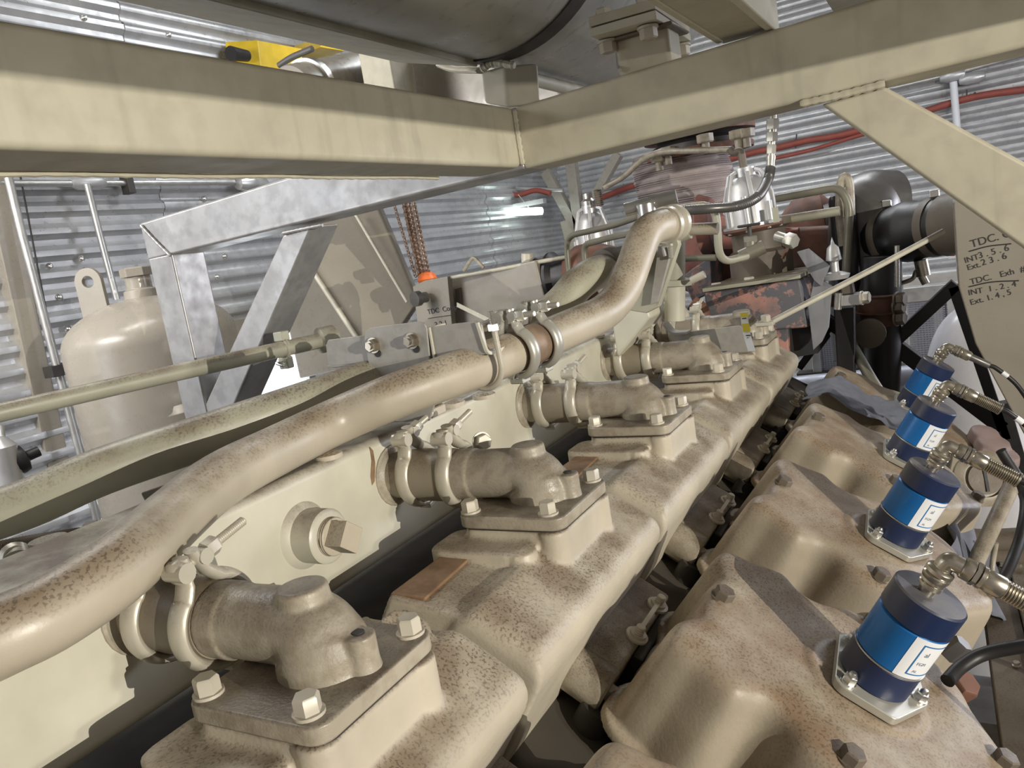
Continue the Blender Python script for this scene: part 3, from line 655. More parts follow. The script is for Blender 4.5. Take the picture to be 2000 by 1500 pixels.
# ---- ring clamps
def ring_clamp(cx, cy, cz, r, ax, upv, label, group, mm='clamp', head=True, boltlen=.05, sc=1.0):
    ax = Vector(ax).normalized(); upv = Vector(upv); upv = (upv - ax * upv.dot(ax)).normalized(); sd = ax.cross(upv)      # bolt runs along sd
    c = Vector((cx, cy, cz)); t = thing('ring_clamp', label, 'clamp', c, group)
    R0 = r + .0045 * sc
    def pt(a, rr): return c + upv * math.cos(a) * rr + sd * math.sin(a) * rr
    for s in (-1, 1):
        pts = [c + upv * (r + .034 * sc) + sd * s * .006 * sc, c + upv * (r + .024 * sc) + sd * s * .0075 * sc, c + upv * (r + .013 * sc) + sd * s * .011 * sc]
        pts += [pt(s * a, R0) for a in [.50 + i * (PI - .62) / 16 for i in range(17)]]
        q = spline(pts, 4); n = len(q); b = nbm()
        tube(b, q, [.0062 * sc if i > 8 else .0052 * sc for i in range(n)], 14, sx=1.75, u0=ax); obj('clamp_half', b, mm, t)
    # trunnion on the near side, nut and threaded end on the far side
    bc = c + upv * (r + .024 * sc)
    b = nbm(); lathe(b, bc - sd * .021 * sc, sd, [(0, 0), (.008 * sc, .001), (.0115 * sc, .004 * sc), (.0115 * sc, .012 * sc), (.009 * sc, .016 * sc), (0, .016 * sc)], 20); obj('bolt_head', b, mm, t)
    b = nbm(); tube(b, [bc - sd * .013 * sc - ax * .012 * sc, bc - sd * .013 * sc + ax * .012 * sc], .009 * sc, 16); obj('knuckle', b, mm, t)
    b = nbm(); tube(b, [bc + sd * .012 * sc - ax * .010 * sc, bc + sd * .012 * sc + ax * .010 * sc], .0075 * sc, 16); obj('knuckle', b, mm, t)
    b = nbm(); hexp(b, bc + sd * .018 * sc, sd, .016 * sc, .014 * sc); obj('nut', b, mm, t)
    b = nbm(); rod(b, bc - sd * .01 * sc, bc + sd * (.018 * sc + boltlen), .0046 * sc); obj('threaded_bolt', b, mm, t)
    # hinge link at the underside
    hc = c - upv * (r + .010 * sc)
    b = nbm(); box(b, (-.010, -.012, -.004), (.010, .012, .004)); T = Matrix(((ax.x, sd.x, upv.x, hc.x), (ax.y, sd.y, upv.y, hc.y), (ax.z, sd.z, upv.z, hc.z), (0, 0, 0, 1))); bmesh.ops.transform(b, matrix=T, verts=b.verts); obj('hinge_link', b, mm, t, .002)
    return t
UPC = (0, -.22, 1)
ca0 = ring_clamp(-.664, .442, -.282, .036, (-1, 0, 0), UPC, 'beige ring clamp nearest the rail on the biggest elbow', 'ring clamps on the elbow sleeves')
cb0 = ring_clamp(-.598, .442, -.282, .036, (-1, 0, 0), UPC, 'beige ring clamp beside the body of the biggest elbow', 'ring clamps on the elbow sleeves')
nm = {1: 'second', 2: 'third', 3: 'fourth', 4: 'farthest'}
for k in range(1, 5):
    dup(h0, SP * k, hl[k]); dup(e0, SP * k, el[k]); dup(s0, SP * k, sl[k])
    dup(ca0, SP * k + .006, 'beige ring clamp nearest the rail on the %s elbow' % nm[k]); dup(cb0, SP * k + .006, 'beige ring clamp beside the body of the %s elbow' % nm[k])
dup(h0, -SP, hl[-1])
# steel hex bolt fitted through the clamp of the second elbow
b = nbm(); q = P(940, 862, 'y', .442 + SP + .06); bolt(b, q, (.75, -.6, .1), .020, .2); tag(obj('clamp_bolt', b, 'bolt'), 'large hex head bolt on the ring clamp of the second elbow', 'bolt')

# ---- water rail box
t = thing('water_rail', 'long beige box-section water rail behind the elbows', 'manifold', (-.77, .9, -.39))
b = nbm(); box(b, (-.862, -.75, -.388), (-.702, 1.86, -.222)); obj('rail_box', b, 'paint', t, .013, 5)
b = nbm(); box(b, (-.852, 1.86, -.375), (-.712, 2.12, -.235)); obj('rail_end', b, 'paint', t, .012, 4)
b = nbm(); box(b, (-.90, 1.845, -.36), (-.690, 1.872, -.21)); obj('end_flange', b, 'paint', t, .004)
for k in range(5):
    b = nbm(); tube(b, [Vector((-.7035, .442 + SP * k + .040 * math.cos(a), -.282 + .040 * math.sin(a))) for a in [i * PI / 12 for i in range(24)]], .0045, 8, closed=True); obj('weld_ring', b, 'elbow', t)
pc = P(596, 1045, 'x', -.702)
b = nbm(); lathe(b, pc, (1, 0, 0), [(0, 0), (.041, 0), (.037, .005), (.033, .008), (.033, .038), (.029, .041), (0, .041)], 40); obj('plug_boss', b, 'paint', t)
b = nbm(); lathe(b, pc + Vector((.0395, 0, 0)), (1, 0, 0), [(0, 0), (.0235, 0), (.0235, .003), (.022, .004), (.0235, .0055), (.022, .007), (.0235, .0085), (.022, .010), (.0, .010)], 32)
T = Matrix.Translation(pc + Vector((.048, 0, 0))) @ Matrix.Rotation(math.radians(-38), 4, 'X'); box(b, (0, -.0155, -.0155), (.026, .0155, .0155), T); obj('square_plug', b, 'cast', t, .0015)
for px, py in ((640, 886), (885, 785), (945, 770), (1165, 655)):
    q = P(px, py, 'z', -.218); b = nbm(); lathe(b, q - Vector((0, 0, .006)), (0, 0, 1), [(0, 0), (.019, 0), (.019, .006), (.012, .010), (0, .010)], 20); obj('top_pad', b, 'cast', t)
# rust run under the clamps
b = nbm(); q = P(728, 885, 'x', -.7015); 
addm(b, [P(x, y, 'x', -.7012) for x, y in ((722, 872), (729, 880), (733, 905), (732, 940), (727, 948), (724, 930), (726, 900))], [(0, 1, 2, 3, 4, 5, 6)]); obj('paint_run', b, 'orange', t)

# ---- rocker covers
cy0 = .866
half = [(-.014, .085), (-.012, .112), (.004, .122), (.026, .127), (.050, .138), (.066, .142), (.078, .136), (.092, .124), (.108, .121), (.126, .128), (.148, .146), (.178, .156), (.215, .157), (.250, .150), (.282, .134), (.303, .110), (.315, .082), (.333, .055), (.350, .028)]
outl = [(-.002, .026), (.001, .05), (-.006, .066)] + half
poly = [(a, cy0 + d) for a, d in outl] + [(.354, cy0)] + [(a, cy0 - d) for a, d in outl[::-1]]
poly = [(-.001, cy0)] + poly
sm = [Vector((a, y, 0)) for a, y in poly]
def closed_spline(p, n=5):
    out = []; m = len(p)
    for i in range(m):
        a, b, c, d = p[i - 1], p[i], p[(i + 1) % m], p[(i + 2) % m]
        for k in range(n):
            t_ = k / n; out.append(0.5 * ((2 * b) + (c - a) * t_ + (2 * a - 5 * b + 4 * c - d) * t_ * t_ + (3 * b - a - 3 * c + d) * t_ ** 3))
    return out
sm = closed_spline(sm, 4)
def offset(p, d):
    out = []; m = len(p)
    for i in range(m):
        t_ = p[(i + 1) % m] - p[i - 1]; n_ = Vector((t_.y, -t_.x, 0)).normalized(); out.append(p[i] + n_ * d)
    return out
area2 = sum(sm[i].x * sm[(i + 1) % len(sm)].y - sm[(i + 1) % len(sm)].x * sm[i].y for i in range(len(sm)))
sg = 1 if area2 > 0 else -1
NC = -.507
def cover_mesh():
    b = nbm(); rings = []
    prof_ = [(-.022, 0.0), (-.012, -.0012), (-.004, -.005), (.001, -.012), (.0035, -.022), (.008, -.06), (.014, -.115), (.016, -.135), (.027, -.138), (.029, -.150)]
    for d, h in prof_: rings.append([b.verts.new(BM4 @ Vector((q.x, q.y, NC + h))) for q in offset(sm, d * sg)])
    for a, c in zip(rings, rings[1:]):
        for i in range(len(a)): b.faces.new((a[i], a[(i + 1) % len(a)], c[(i + 1) % len(a)], c[i]))
    b.faces.new(rings[0]); b.faces.new(rings[-1][::-1])
    # raised pad under the coil
    o_ = BK(.188, cy0, NC - .01); lathe(b, o_, NV, [(0, 0), (.078, 0), (.071, .009), (.068, .013), (.060, .014), (.058, .0125), (0, .0125)], 56)
    return bake(b, .0026, 5)
CM = cover_mesh()
cl_ = {-1: 'tan rocker cover corner showing at the bottom edge', 0: 'nearest full tan rocker cover, carrying the biggest blue coil', 1: 'tan rocker cover under the second blue coil', 2: 'tan rocker cover in front of the grey rag', 3: 'farthest tan rocker cover, partly under the grey rag'}
c0_ = thing('rocker_cover', cl_[0], 'rocker cover', BK(.17, cy0, NC - .15), 'tan rocker covers')
obj('cover_shell', CM, 'cover', c0_)
for i, (a, y) in enumerate(((.014, cy0), (.186, cy0 - .136), (.186, cy0 + .136), (.340, cy0 + .012))):
    b = nbm(); bolt(b, BK(a, y, NC - .004), NV, .021, .4 + i, h=.55); obj('bolt', b, 'grime', c0_)
b = nbm(); box(b, (.02, cy0 - .12, -.72), (.30, cy0 + .12, NC - .15), BM4); obj('rocker_box', b, 'grime', c0_, .01)
for k in (-1, 1, 2, 3): dup(c0_, SP * k, cl_[k])

# ---- blue coils
k0 = thing('ignition_coil', 'x', 'ignition coil', BK(.19, cy0, NC), 'blue ignition coils on the rocker covers')
cb = BK(.190, cy0, NC + .004)
CR = .0385; CLn = .126; nb = NC + .004
def cyl_band(h0, h1, r, mm, name, lab=None, chamf=.002):
    b = nbm(); lathe(b, cb + NV * h0, NV, [(0, 0), (r - chamf, 0), (r, chamf), (r, h1 - h0 - chamf), (r - chamf, h1 - h0), (0, h1 - h0)], 64); return obj(name, b, mm, k0, label=lab)
# oval foot plate
fp = []
for i in range(48):
    a = 2 * PI * i / 48; fp.append((.190 + .0500 * math.cos(a) * 1.0, cy0 + .0500 * math.sin(a)))
def hull_foot():
    pts = []
    for cx_, cyy, rr_ in ((.193, .866, .040), (.238, .876, .0135), (.166, .826, .0145), (.160, .908, .0135), (.228, .912, .0135), (.214, .822, .010)):
        for i in range(24): a = 2 * PI * i / 24; pts.append((cx_ + rr_ * math.cos(a), cyy + rr_ * math.sin(a)))
    pts = sorted(set((round(x, 5), round(y, 5)) for x, y in pts))
    def half_(ps):
        h = []
        for p in ps:
            while len(h) > 1 and (h[-1][0] - h[-2][0]) * (p[1] - h[-2][1]) - (h[-1][1] - h[-2][1]) * (p[0] - h[-2][0]) <= 0: h.pop()
            h.append(p)
        return h
    return half_(pts)[:-1] + half_(pts[::-1])[:-1]
b = nbm(); prism(b, hull_foot(), BM4, nb, nb + .010); obj('foot_plate', b, 'clamp2', k0, .0015)
cyl_band(.010, .045, CR, 'navy', 'lower_band'); cyl_band(.045, .098, CR * .985, 'blue', 'label_band', 'bright blue label band'); cyl_band(.098, CLn + .004, CR, 'navy', 'cap_band')
b = nbm(); lathe(b, cb + NV * .0445, NV, [(CR * .97, 0), (CR * 1.015, 0), (CR * 1.015, .0015), (CR * .97, .0015)], 64); obj('lip_ring', b, 'steel', k0)
# white label with blue border and lettering, wrapped on the band
def wrap(u, h, r): # u arc length from label edge, angle about NV measured from AV
    a = LA + u / r; return cb + AV * math.cos(a) * r + Vector((0, 1, 0)) * math.sin(a) * r + NV * h
LA = math.radians(-84); RL = CR * .985 + .0004
def patch(u0, u1, h0, h1, r, bm, n=24):
    a = [bm.verts.new(wrap(u0 + (u1 - u0) * i / n, h0, r)) for i in range(n + 1)]; c = [bm.verts.new(wrap(u0 + (u1 - u0) * i / n, h1, r)) for i in range(n + 1)]
    for i in range(n): bm.faces.new((a[i], a[i + 1], c[i + 1], c[i]))
b = nbm(); patch(0, .066, .0465, .0975, RL, b); lab = obj('paper_label', b, 'white', k0, label='white paper label')
b = nbm(); r2 = RL + .0003
patch(.011, .0125, .052, .092, r2, b, 2); patch(.0535, .055, .052, .092, r2, b, 2); patch(.0125, .0535, .052, .0535, r2, b); patch(.0125, .0535, .0905, .092, r2, b); obj('label_border', b, 'ink', lab)
def wtext(s, u0, h0, size, vertical=True):
    cu = bpy.data.curves.new('f', 'FONT'); cu.body = s; cu.size = size; tm = bpy.data.objects.new('f', cu); C.collection.objects.link(tm)
    dg = bpy.context.evaluated_depsgraph_get(); dg.update(); me = bpy.data.meshes.new_from_object(tm.evaluated_get(dg)); bpy.data.objects.remove(tm)
    for v in me.vertices:
        x, y = v.co.x, v.co.y; v.co = wrap(u0 + x, h0 + y, r2 + .0001)
    obj('label_lettering', me, 'greyink', lab)
wtext('al', .018, .078, .0085); wtext('FGM', .016, .066, .0055); wtext('AL', .0165, .056, .0048)
for i, (da, dy) in enumerate(((-.0245, -.041), (.051, .008), (-.029, .044), (.040, .050))):
    b = nbm(); q = BK(.190 + da, cy0 + dy, nb + .010); cyl(b, q, q + NV * .002, .0085); hexp(b, q + NV * .002, NV, .0125, .008, spin=i); lathe(b, q + NV * .009, NV, [(.0045, 0), (.0045, .003), (.003, .0055), (0, .006)], 14); obj('nut', b, 'steel', k0)
# plug: knurled stack, elbow
tp = cb + NV * (CLn + .004) - AV * .006
b = nbm(); lathe(b, tp, NV, [(0, 0), (.0085, 0), (.0085, .006), (.0125, .007), (.0125, .011), (.0112, .012), (.0125, .013), (.0125, .016), (.0135, .017), (.0142, .022), (.0125, .0235), (.0142, .025), (.0142, .029), (.0125, .031), (.0095, .032), (.0095, .034), (0, .034)], 28); obj('coupling_nut', b, 'nickel', k0)
e1 = tp + NV * .043
b = nbm(); tube(b, fillet([tp + NV * .030, e1, e1 + AV * .022], .010, 8), .0092, 20); obj('plug_elbow', b, 'nickel', k0)
b = nbm(); s = e1 + AV * .014
lathe(b, s, AV, [(0, 0), (.0105, 0), (.0118, .002), (.0118, .010), (.010, .011), (.0105, .016), (0, .016)], 24); hexp(b, s + AV * .011, AV, .0225, .005); lathe(b, s + AV * .017, AV, [(0, 0), (.0125, 0), (.0125, .004), (.011, .005), (.0118, .008), (.0118, .022), (.0095, .026), (0, .026)], 24); obj('cable_gland', b, 'nickel', k0)
s = e1 + AV * .039
KO = []   # ribbed sleeves added per coil below
lbls = ['nearest and biggest blue ignition coil, lower right', 'blue ignition coil standing second from the front', 'blue ignition coil standing third from the front', 'farthest and smallest blue ignition coil, beside the white vessel']
k0['label'] = lbls[0]
coils = [k0] + [dup(k0, SP * k, lbls[k]) for k in (1, 2, 3)]
# the cables
AVs = AV
def cable(k, ribbed, pts, lab, marks):
    o_ = Vector((0, SP * k, 0)); s0_ = s + o_ - AV * .002
    t = thing('coil_cable', lab, 'cable', s0_, 'cables of the ignition coils'); L = .062
    b = nbm()
    if ribbed:
        pr = [(0, 0)]
        for i in range(21): pr += [(.0088, L * i / 21), (.0108, L * (i + .35) / 21), (.0108, L * (i + .65) / 21)]
        pr += [(.0088, L), (.0115, L), (.0115, L + .003), (.007, L + .004), (0, L + .004)]
        lathe(b, s0_, AV, pr, 20); obj('ribbed_sleeve', b, 'nickel', t)
    else:
        lathe(b, s0_, AV, [(0, 0), (.0085, 0), (.0080, L), (.0065, L + .002), (0, L + .002)], 20); obj('smooth_sleeve', b, 'turbo', t)
    e = s0_ + AV * L; pp = [e, e + AV * .02] + [Vector(p) + o_ for p in pts]
    q = spline(pp, 8); b = nbm(); tube(b, q, .0052, 12); obj('cable_run', b, 'black', t)
    for m_ in marks:
        i = int(len(q) * m_); b = nbm(); tube(b, q[i:i + 3], .0058, 12); obj('marker_ring', b, 'white', t)
ex = s + AV * .062
def rel(da, dy, dz): return tuple(ex + Vector((da, dy, dz)))
drop = [rel(.055, 0, -.055), rel(.085, -.02, -.13), rel(.10, -.05, -.25), rel(.12, -.1, -.45)]
cable(0, True, drop, 'ribbed sleeve and black cable of the nearest coil, leaving the frame', (.3,))
cable(1, True, drop, 'ribbed sleeve and black cable of the second coil', (.3,))
cable(2, True, drop, 'ribbed sleeve and black cable with pale markers, third coil', (.25, .32))
cable(3, False, drop, 'smooth grey sleeve and black cable of the farthest coil', (.25,))

# ================================================================ PIPES over the rail
def D(px, py, d): return ray(px, py) * (d / FPX)
t = thing('coolant_pipe', 'long dusty beige pipe bending across the foreground to the coupling', 'pipe', D(860, 738, 1.16))
pp_ = ((-170, 1320, 165, .0305), (0, 1244, 158, .0305), (110, 1192, 151, .0305), (235, 1108, 140, .0305), (330, 1020, 124, .0305), (430, 938, 110, .0305), (540, 880, 98, .0305), (650, 826, 91, .0305), (760, 778, 90, .0305), (860, 741, 88, .0305), (945, 710, 85, .0305), (1000, 690, 82, .0305))
path = [D(x, y, 2 * r * FPX / w_) for x, y, w_, r in pp_]
b = nbm(); tube(b, spline(path, 6), .0305, 36); obj('pipe_run', b, 'pipe', t)
b = nbm(); tube(b, [D(1005, 688, 1.145), D(1060, 664, 1.20)], .0303, 36); obj('joint_sleeve', b, 'joint', t, label='brownish rubber joint between two ring clamps')
far2 = fillet([D(1052, 668, 1.19), D(1208, 600, 1.34), D(1262, 448, 1.42), D(1306, 436, 1.47)], .075, 10)
b = nbm(); tube(b, far2, .0297, 36); obj('pipe_run', b, 'pipe', t)
b = nbm(); e = D(1298, 440, 1.46); dv = (D(1320, 434, 1.50) - D(1280, 444, 1.44)).normalized()
lathe(b, e, dv, [(.02, 0), (.034, 0), (.035, .010), (.029, .015), (.029, .025), (.035, .029), (.035, .040), (.02, .040)], 32); obj('pipe_coupling', b, 'clamp', t)
t2 = thing('coolant_pipe', 'greenish dusty pipe running behind the foreground pipe and under the bracket', 'pipe', D(420, 850, 1.050))
path = [D(*q) for q in ((-150, 1050, 0.907), (50, 985, 0.949), (200, 920, 0.983), (420, 846, 1.050), (600, 785, 1.117), (705, 748, 1.168))]
b = nbm(); tube(b, spline(path, 6), .0300, 32); obj('pipe_run', b, 'pipe2', t2)
path = fillet([D(705, 748, 1.168), D(880, 690, 1.252), D(1082, 612, 1.361), D(1140, 540, 1.394), D(1240, 512, 1.512)], .075, 8)
b = nbm(); tube(b, path, .0300, 32); obj('pipe_run', b, 'pipe2', t2)
b = nbm(); a_, c_ = D(1178, 524, 1.445), D(1240, 508, 1.512); dv = (c_ - a_).normalized(); lathe(b, a_, dv, [(.025, 0), (.034, 0), (.0355, .01), (.0355, .026), (.032, .03), (.032, .063), (.025, .063)], 32); obj('pipe_coupling', b, 'grime', t2)
t3 = thing('sensing_pipe', 'thin greenish pipe with a capped end crossing in front of the frame post', 'pipe', D(300, 737, 1.6))
b = nbm(); tube(b, [D(-40, 815, 1.40), D(300, 738, 1.60), D(640, 662, 1.84)], .0175, 24); obj('pipe_run', b, 'pipe2', t3)
dv = (D(640, 662, 1.84) - D(300, 738, 1.60)).normalized()
b = nbm(); lathe(b, D(622, 666, 1.83), dv, [(0, 0), (.024, 0), (.030, .003), (.030, .040), (.026, .044), (0, .044)], 28); obj('end_cap', b, 'pipe2', t3)
c = D(556, 681, 1.78)
b = nbm(); tube(b, [c + Vector((0, 0, 0)) + (Vector((0, 0, 1)) * math.cos(a) + dv.cross(Vector((0, 0, 1))) * math.sin(a)) * .0205 for a in [i * PI / 10 for i in range(20)]], .005, 10, closed=True); obj('pipe_clip', b, 'pipe2', t3)
b = nbm(); box(b, c + Vector((-.016, -.012, .018)), c + Vector((.012, .012, .040))); obj('clip_lug', b, 'pipe2', t3, .003)
b = nbm(); box(b, c + Vector((-.018, -.010, -.045)), c + Vector((.010, .010, -.018))); obj('clip_lug', b, 'pipe2', t3, .003)
b = nbm(); rod(b, c + Vector((-.02, -.012, -.03)), c + Vector((.022, -.035, -.032)), .0045); hexp(b, c + Vector((.004, -.02, -.032)), (1, -.5, 0), .012, .008); obj('clip_bolt', b, 'steel', t3)

# ring clamps and U-bolt on the foreground pipe
pd = (D(1100, 648, 1.235) - D(980, 700, 1.11)).normalized()
c = D(1006, 689, 1.146); ring_clamp(c.x, c.y, c.z, .0315, pd, (0, 0, 1), 'left one of the two shiny ring clamps on the foreground pipe joint', None, 'clamp2', boltlen=.030, sc=.95)
c = D(1052, 669, 1.192); ring_clamp(c.x, c.y, c.z, .0315, pd, (0, 0, 1), 'right one of the two shiny ring clamps on the foreground pipe joint', None, 'clamp2', boltlen=.030, sc=.95)
t = thing('u_bolt', 'bent rod U-bolt holding the foreground pipe to the bracket lip', 'u-bolt', D(940, 712, 1.21))
c = D(940, 712, 1.09); sdv = pd.cross(Vector((0, 0, 1))).normalized(); upv = sdv.cross(pd)
b = nbm(); r_ = .0345
pts = [c + sdv * -r_ + upv * .05] + [c + (sdv * -math.cos(a) - upv * math.sin(a)) * r_ for a in [i * PI / 16 for i in range(17)]] + [c + sdv * r_ * .55 + upv * .045]
pts = [c - sdv * r_ + upv * .06] + [c + (sdv * -math.cos(a) - upv * math.sin(a)) * r_ for a in [i * PI / 16 for i in range(17)]] + [c + sdv * r_ + upv * .045]
tube(b, pts, .0042, 12); obj('u_rod', b, 'clamp', t)
b = nbm(); rod(b, c + sdv * r_ + upv * .03, c + sdv * r_ + upv * .072, .0042); obj('threaded_end', b, 'steel', t)
b = nbm(); hexp(b, c + sdv * r_ + upv * .046, upv, .014, .010); obj('nut', b, 'steel', t)

# bracket that carries the pipes
t = thing('pipe_bracket', 'grey bolted angle bracket standing on the water rail', 'bracket', P(780, 815, 'y', .94))
YB = .900
def pl(pts, y, th, mm, name, par, bev=.0015):
    f = [P(*q, 'y', y) for q in pts]; n = len(f); b = nbm(); addm(b, f + [v + Vector((0, th, 0)) for v in f], [tuple(range(n)), tuple(range(2 * n - 1, n - 1, -1))] + [(i, (i + 1) % n, (i + 1) % n + n, i + n) for i in range(n)])
    return obj(name, b, mm, par, bev, 2)
pl([(711, 662), (713, 648), (722, 640), (818, 628), (828, 632), (833, 642), (848, 792), (838, 822), (745, 826), (728, 760)], YB, .004, 'bracket', 'riser_plate', t)
b = nbm(); a_, c_ = P(833, 640, 'y', YB), P(848, 790, 'y', YB); box(b, (a_.x - .001, YB + .003, c_.z), (a_.x + .003, YB + .045, a_.z)); obj('riser_flange', b, 'paint', t, .001)
pl([(636, 674), (640, 664), (930, 627), (940, 634), (952, 690), (650, 719), (640, 712)], YB + .006, .004, 'bracket', 'cross_angle', t)
e0_, e1_ = P(640, 718, 'y', YB + .006), P(952, 692, 'y', YB + .006)
b = nbm(); hexa(b, [e0_, e1_, e1_ + Vector((0, .045, 0)), e0_ + Vector((0, .045, 0))] + [v + Vector((0, 0, .004)) for v in (e0_, e1_, e1_ + Vector((0, .045, 0)), e0_ + Vector((0, .045, 0)))]); obj('angle_lip', b, 'bracket', t, .001)
b = nbm(); strip(b, fillet([P(932, 630, 'y', YB + .004), P(952, 692, 'y', YB + .004), P(952, 692, 'y', YB + .004) + Vector((0, .048, 0))], .010, 6), (1, 0, 0), .004, .0045); obj('bright_edge', b, 'paint', t)
for px, py in ((731, 674), (806, 665)):
    q = P(px, py, 'y', YB); b = nbm(); cyl(b, q, q + Vector((0, -.003, 0)), .0115); hexp(b, q + Vector((0, -.003, 0)), (0, -1, 0), .0165, .009); lathe(b, q + Vector((0, -.011, 0)), (0, -1, 0), [(0, 0), (.005, 0), (.005, .004), (0, .004)], 14); obj('bolt', b, 'nickel', t)
    b = nbm(); o_ = q + Vector((.004, -.0006, -.012)); lathe(b, o_, (0, -1, 0), [(0, 0), (.006, 0), (.006, .0008), (0, .0008)], 16); obj('slot_hole', b, 'marker', t)  # black disc laid on the plate for the hole's shade
b = nbm(); q = P(835, 803, 'z', -.215); box(b, q + Vector((-.012, -.02, -.008)), q + Vector((.022, .02, .008))); obj('weld_foot', b, 'cast', t, .004)
pl([(600, 788), (745, 748), (850, 800), (700, 826)], YB + .03, .05, 'paint', 'base_box', t, .004) if False else None

# little foot and flexible conduit at far left between the two big pipes
t = thing('regulator_cap', 'greenish round cap and body between the two dusty pipes at far left', 'cap', D(90, 1065, .95))
b = nbm(); q = D(96, 1062, 1.0); lathe(b, q - Vector((0, 0, .045)), (0, 0, 1), [(0, 0), (.034, 0), (.034, .030), (.028, .032), (.0, .032)], 28); obj('body', b, 'grime', t)
b = nbm(); lathe(b, q - Vector((0, 0, .012)), (0, 0, 1), [(0, 0), (.024, 0), (.0245, .016), (.022, .019), (0, .019)], 28); obj('cap', b, 'pipe2', t)
b = nbm(); tube(b, [D(30, 1078, .98), D(34, 1094, .97)], .016, 20); lathe(b, D(26, 1086, .98), (.9, -.3, .1), [(0, 0), (.014, .002), (.018, .010), (.014, .018), (0, .02)], 20); obj('knuckle', b, 'clamp', t)
t = thing('flexible_conduit', 'brown corrugated conduit running left to right under the greenish pipe', 'conduit', D(150, 1050, 1.1))
b = nbm(); q = spline([D(-60, 1085, 1.15), D(40, 1066, 1.15), D(130, 1052, 1.12), (D(190, 1042, 1.12)), D(260, 1022, 1.12), D(330, 995, 1.12)], 30); tube(b, q, [.011 if i % 2 else .0135 for i in range(len(q))], 14); obj('conduit_run', b, 'grime', t)
b = nbm(); hexp(b, D(170, 1046, 1.11), (.9, .4, 0), .034, .02); obj('conduit_nut', b, 'grime', t)
b = nbm(); f = [D(272, 962, 1.1), D(350, 935, 1.1), D(352, 952, 1.1), D(284, 985, 1.1)]; hexa(b, f + [v + Vector((0, .03, -.01)) for v in f]); tag(obj('brown_pad', b, 'grime', None, .003), 'small brown pad between the dusty pipes above the far left of the rail', 'pad')

# ================================================================ VALVE LINKAGE BLOCKS between heads and covers
v0 = thing('linkage_block', 'x', 'bracket', BK(-.07, .88, -.68), 'linkage blocks between heads and covers')
b = nbm(); box(b, (-.100, .80, -.74), (-.045, 1.0, -.628), BM4); obj('block', b, 'elbow', v0, .006, 3)
b = nbm(); box(b, (-.045, .86, -.74), (-.03, .985, -.645), BM4); obj('cheek', b, 'dark', v0, .003)
b = nbm(); lathe(b, BK(-.10, .785, -.655), AV, [(0, 0), (.027, 0), (.029, .003), (.029, .052), (.026, .055), (0, .055)], 28); obj('boss', b, 'elbow', v0)
b = nbm(); bolt(b, BK(-.048, .785, -.655), AV, .021); obj('bolt', b, 'bolt', v0)
for y in (.957, .872):
    b = nbm(); q = BK(-.052, y, -.628); lathe(b, q, NV, [(0, 0), (.015, 0), (.015, .003), (.011, .004), (.011, .007), (0, .007)], 18); rod(b, q, q + NV * .018, .0065); obj('stud', b, 'bolt', v0)
b = nbm(); strip(b, [BK(-.052, .875, -.619), BK(-.052, .955, -.619)], AV, .006, .003); obj('strap', b, 'bolt', v0)
b = nbm(); cyl(b, BK(-.045, .77, -.95), BK(-.045, .77, -.665), .022); obj('push_tube', b, 'dark', v0)
lk = {-1: 'linkage block at the bottom edge between head and cover', 0: 'linkage block with strapped studs beside the second head', 1: 'linkage block right of the third head', 2: 'linkage block right of the fourth head', 3: 'farthest linkage block, left of the grey rag'}
v0['label'] = lk[0]
for k in (-1, 1, 2, 3): dup(v0, SP * k, lk[k])

# ================================================================ FAR END OF THE ENGINE
# support plate and riser under the pipe end
t = thing('pipe_support', 'beige gusset plate carrying the raised end of the foreground pipe', 'bracket', P(1270, 600, 'y', 1.50))
pl([(1268, 500), (1322, 462), (1326, 478), (1286, 600), (1262, 612), (1225, 606)], 1.47, .02, 'pipe2', 'gusset', t, .003)
pl([(1286, 476), (1300, 470), (1308, 500), (1284, 590), (1270, 596)], 1.455, .012, 'bracket', 'side_strip', t, .001)
pl([(1190, 600), (1250, 560), (1270, 620), (1205, 700)], 1.62, .12, 'paint', 'foot', t, .006)
t = thing('riser_pipe', 'upright beige pipe with a clamp band right of the gusset plate', 'pipe', P(1317, 560, 'y', 1.7))
def vcyl(px, py0, py1, wpx, y, mm, name, par, seg=32, slant=0.0, rim=False):
    a = P(px, py1, 'y', y); r = rpx(a, wpx / 2); ztop = P(px + slant, py0, 'y', y); b = nbm()
    h = (ztop - a).length
    pr = [(0, 0), (r, 0), (r, h), (0, h)] if not rim else [(0, 0), (r * 1.1, 0), (r * 1.1, h * .06), (r, h * .08), (r, h * .92), (r * 1.06, h * .94), (r * 1.06, h), (0, h)]
    lathe(b, a, ztop - a, pr, seg); return obj(name, b, mm, par)
vcyl(1316, 468, 545, 44, 1.7, 'pipe2', 'upper_pipe', t); vcyl(1320, 545, 556, 66, 1.7, 'pipe2', 'clamp_band', t); vcyl(1318, 556, 625, 40, 1.7, 'paint', 'lower_pipe', t)
b = nbm(); q = P(1350, 548, 'y', 1.66); tube(b, [q, q + Vector((.03, 0, .01))], .008, 12); obj('band_bolt', b, 'bolt', t)
t = thing('branch_pipe', 'small beige branch pipe pointing right from the coupling', 'pipe', P(1340, 450, 'y', 1.58))
b = nbm(); tube(b, [P(1310, 460, 'y', 1.58), P(1345, 447, 'y', 1.58)], .020, 24); obj('socket', b, 'pipe2', t)
b = nbm(); tube(b, [P(1343, 448, 'y', 1.58), P(1402, 446, 'y', 1.58)], .012, 20); obj('spigot', b, 'pipe', t)
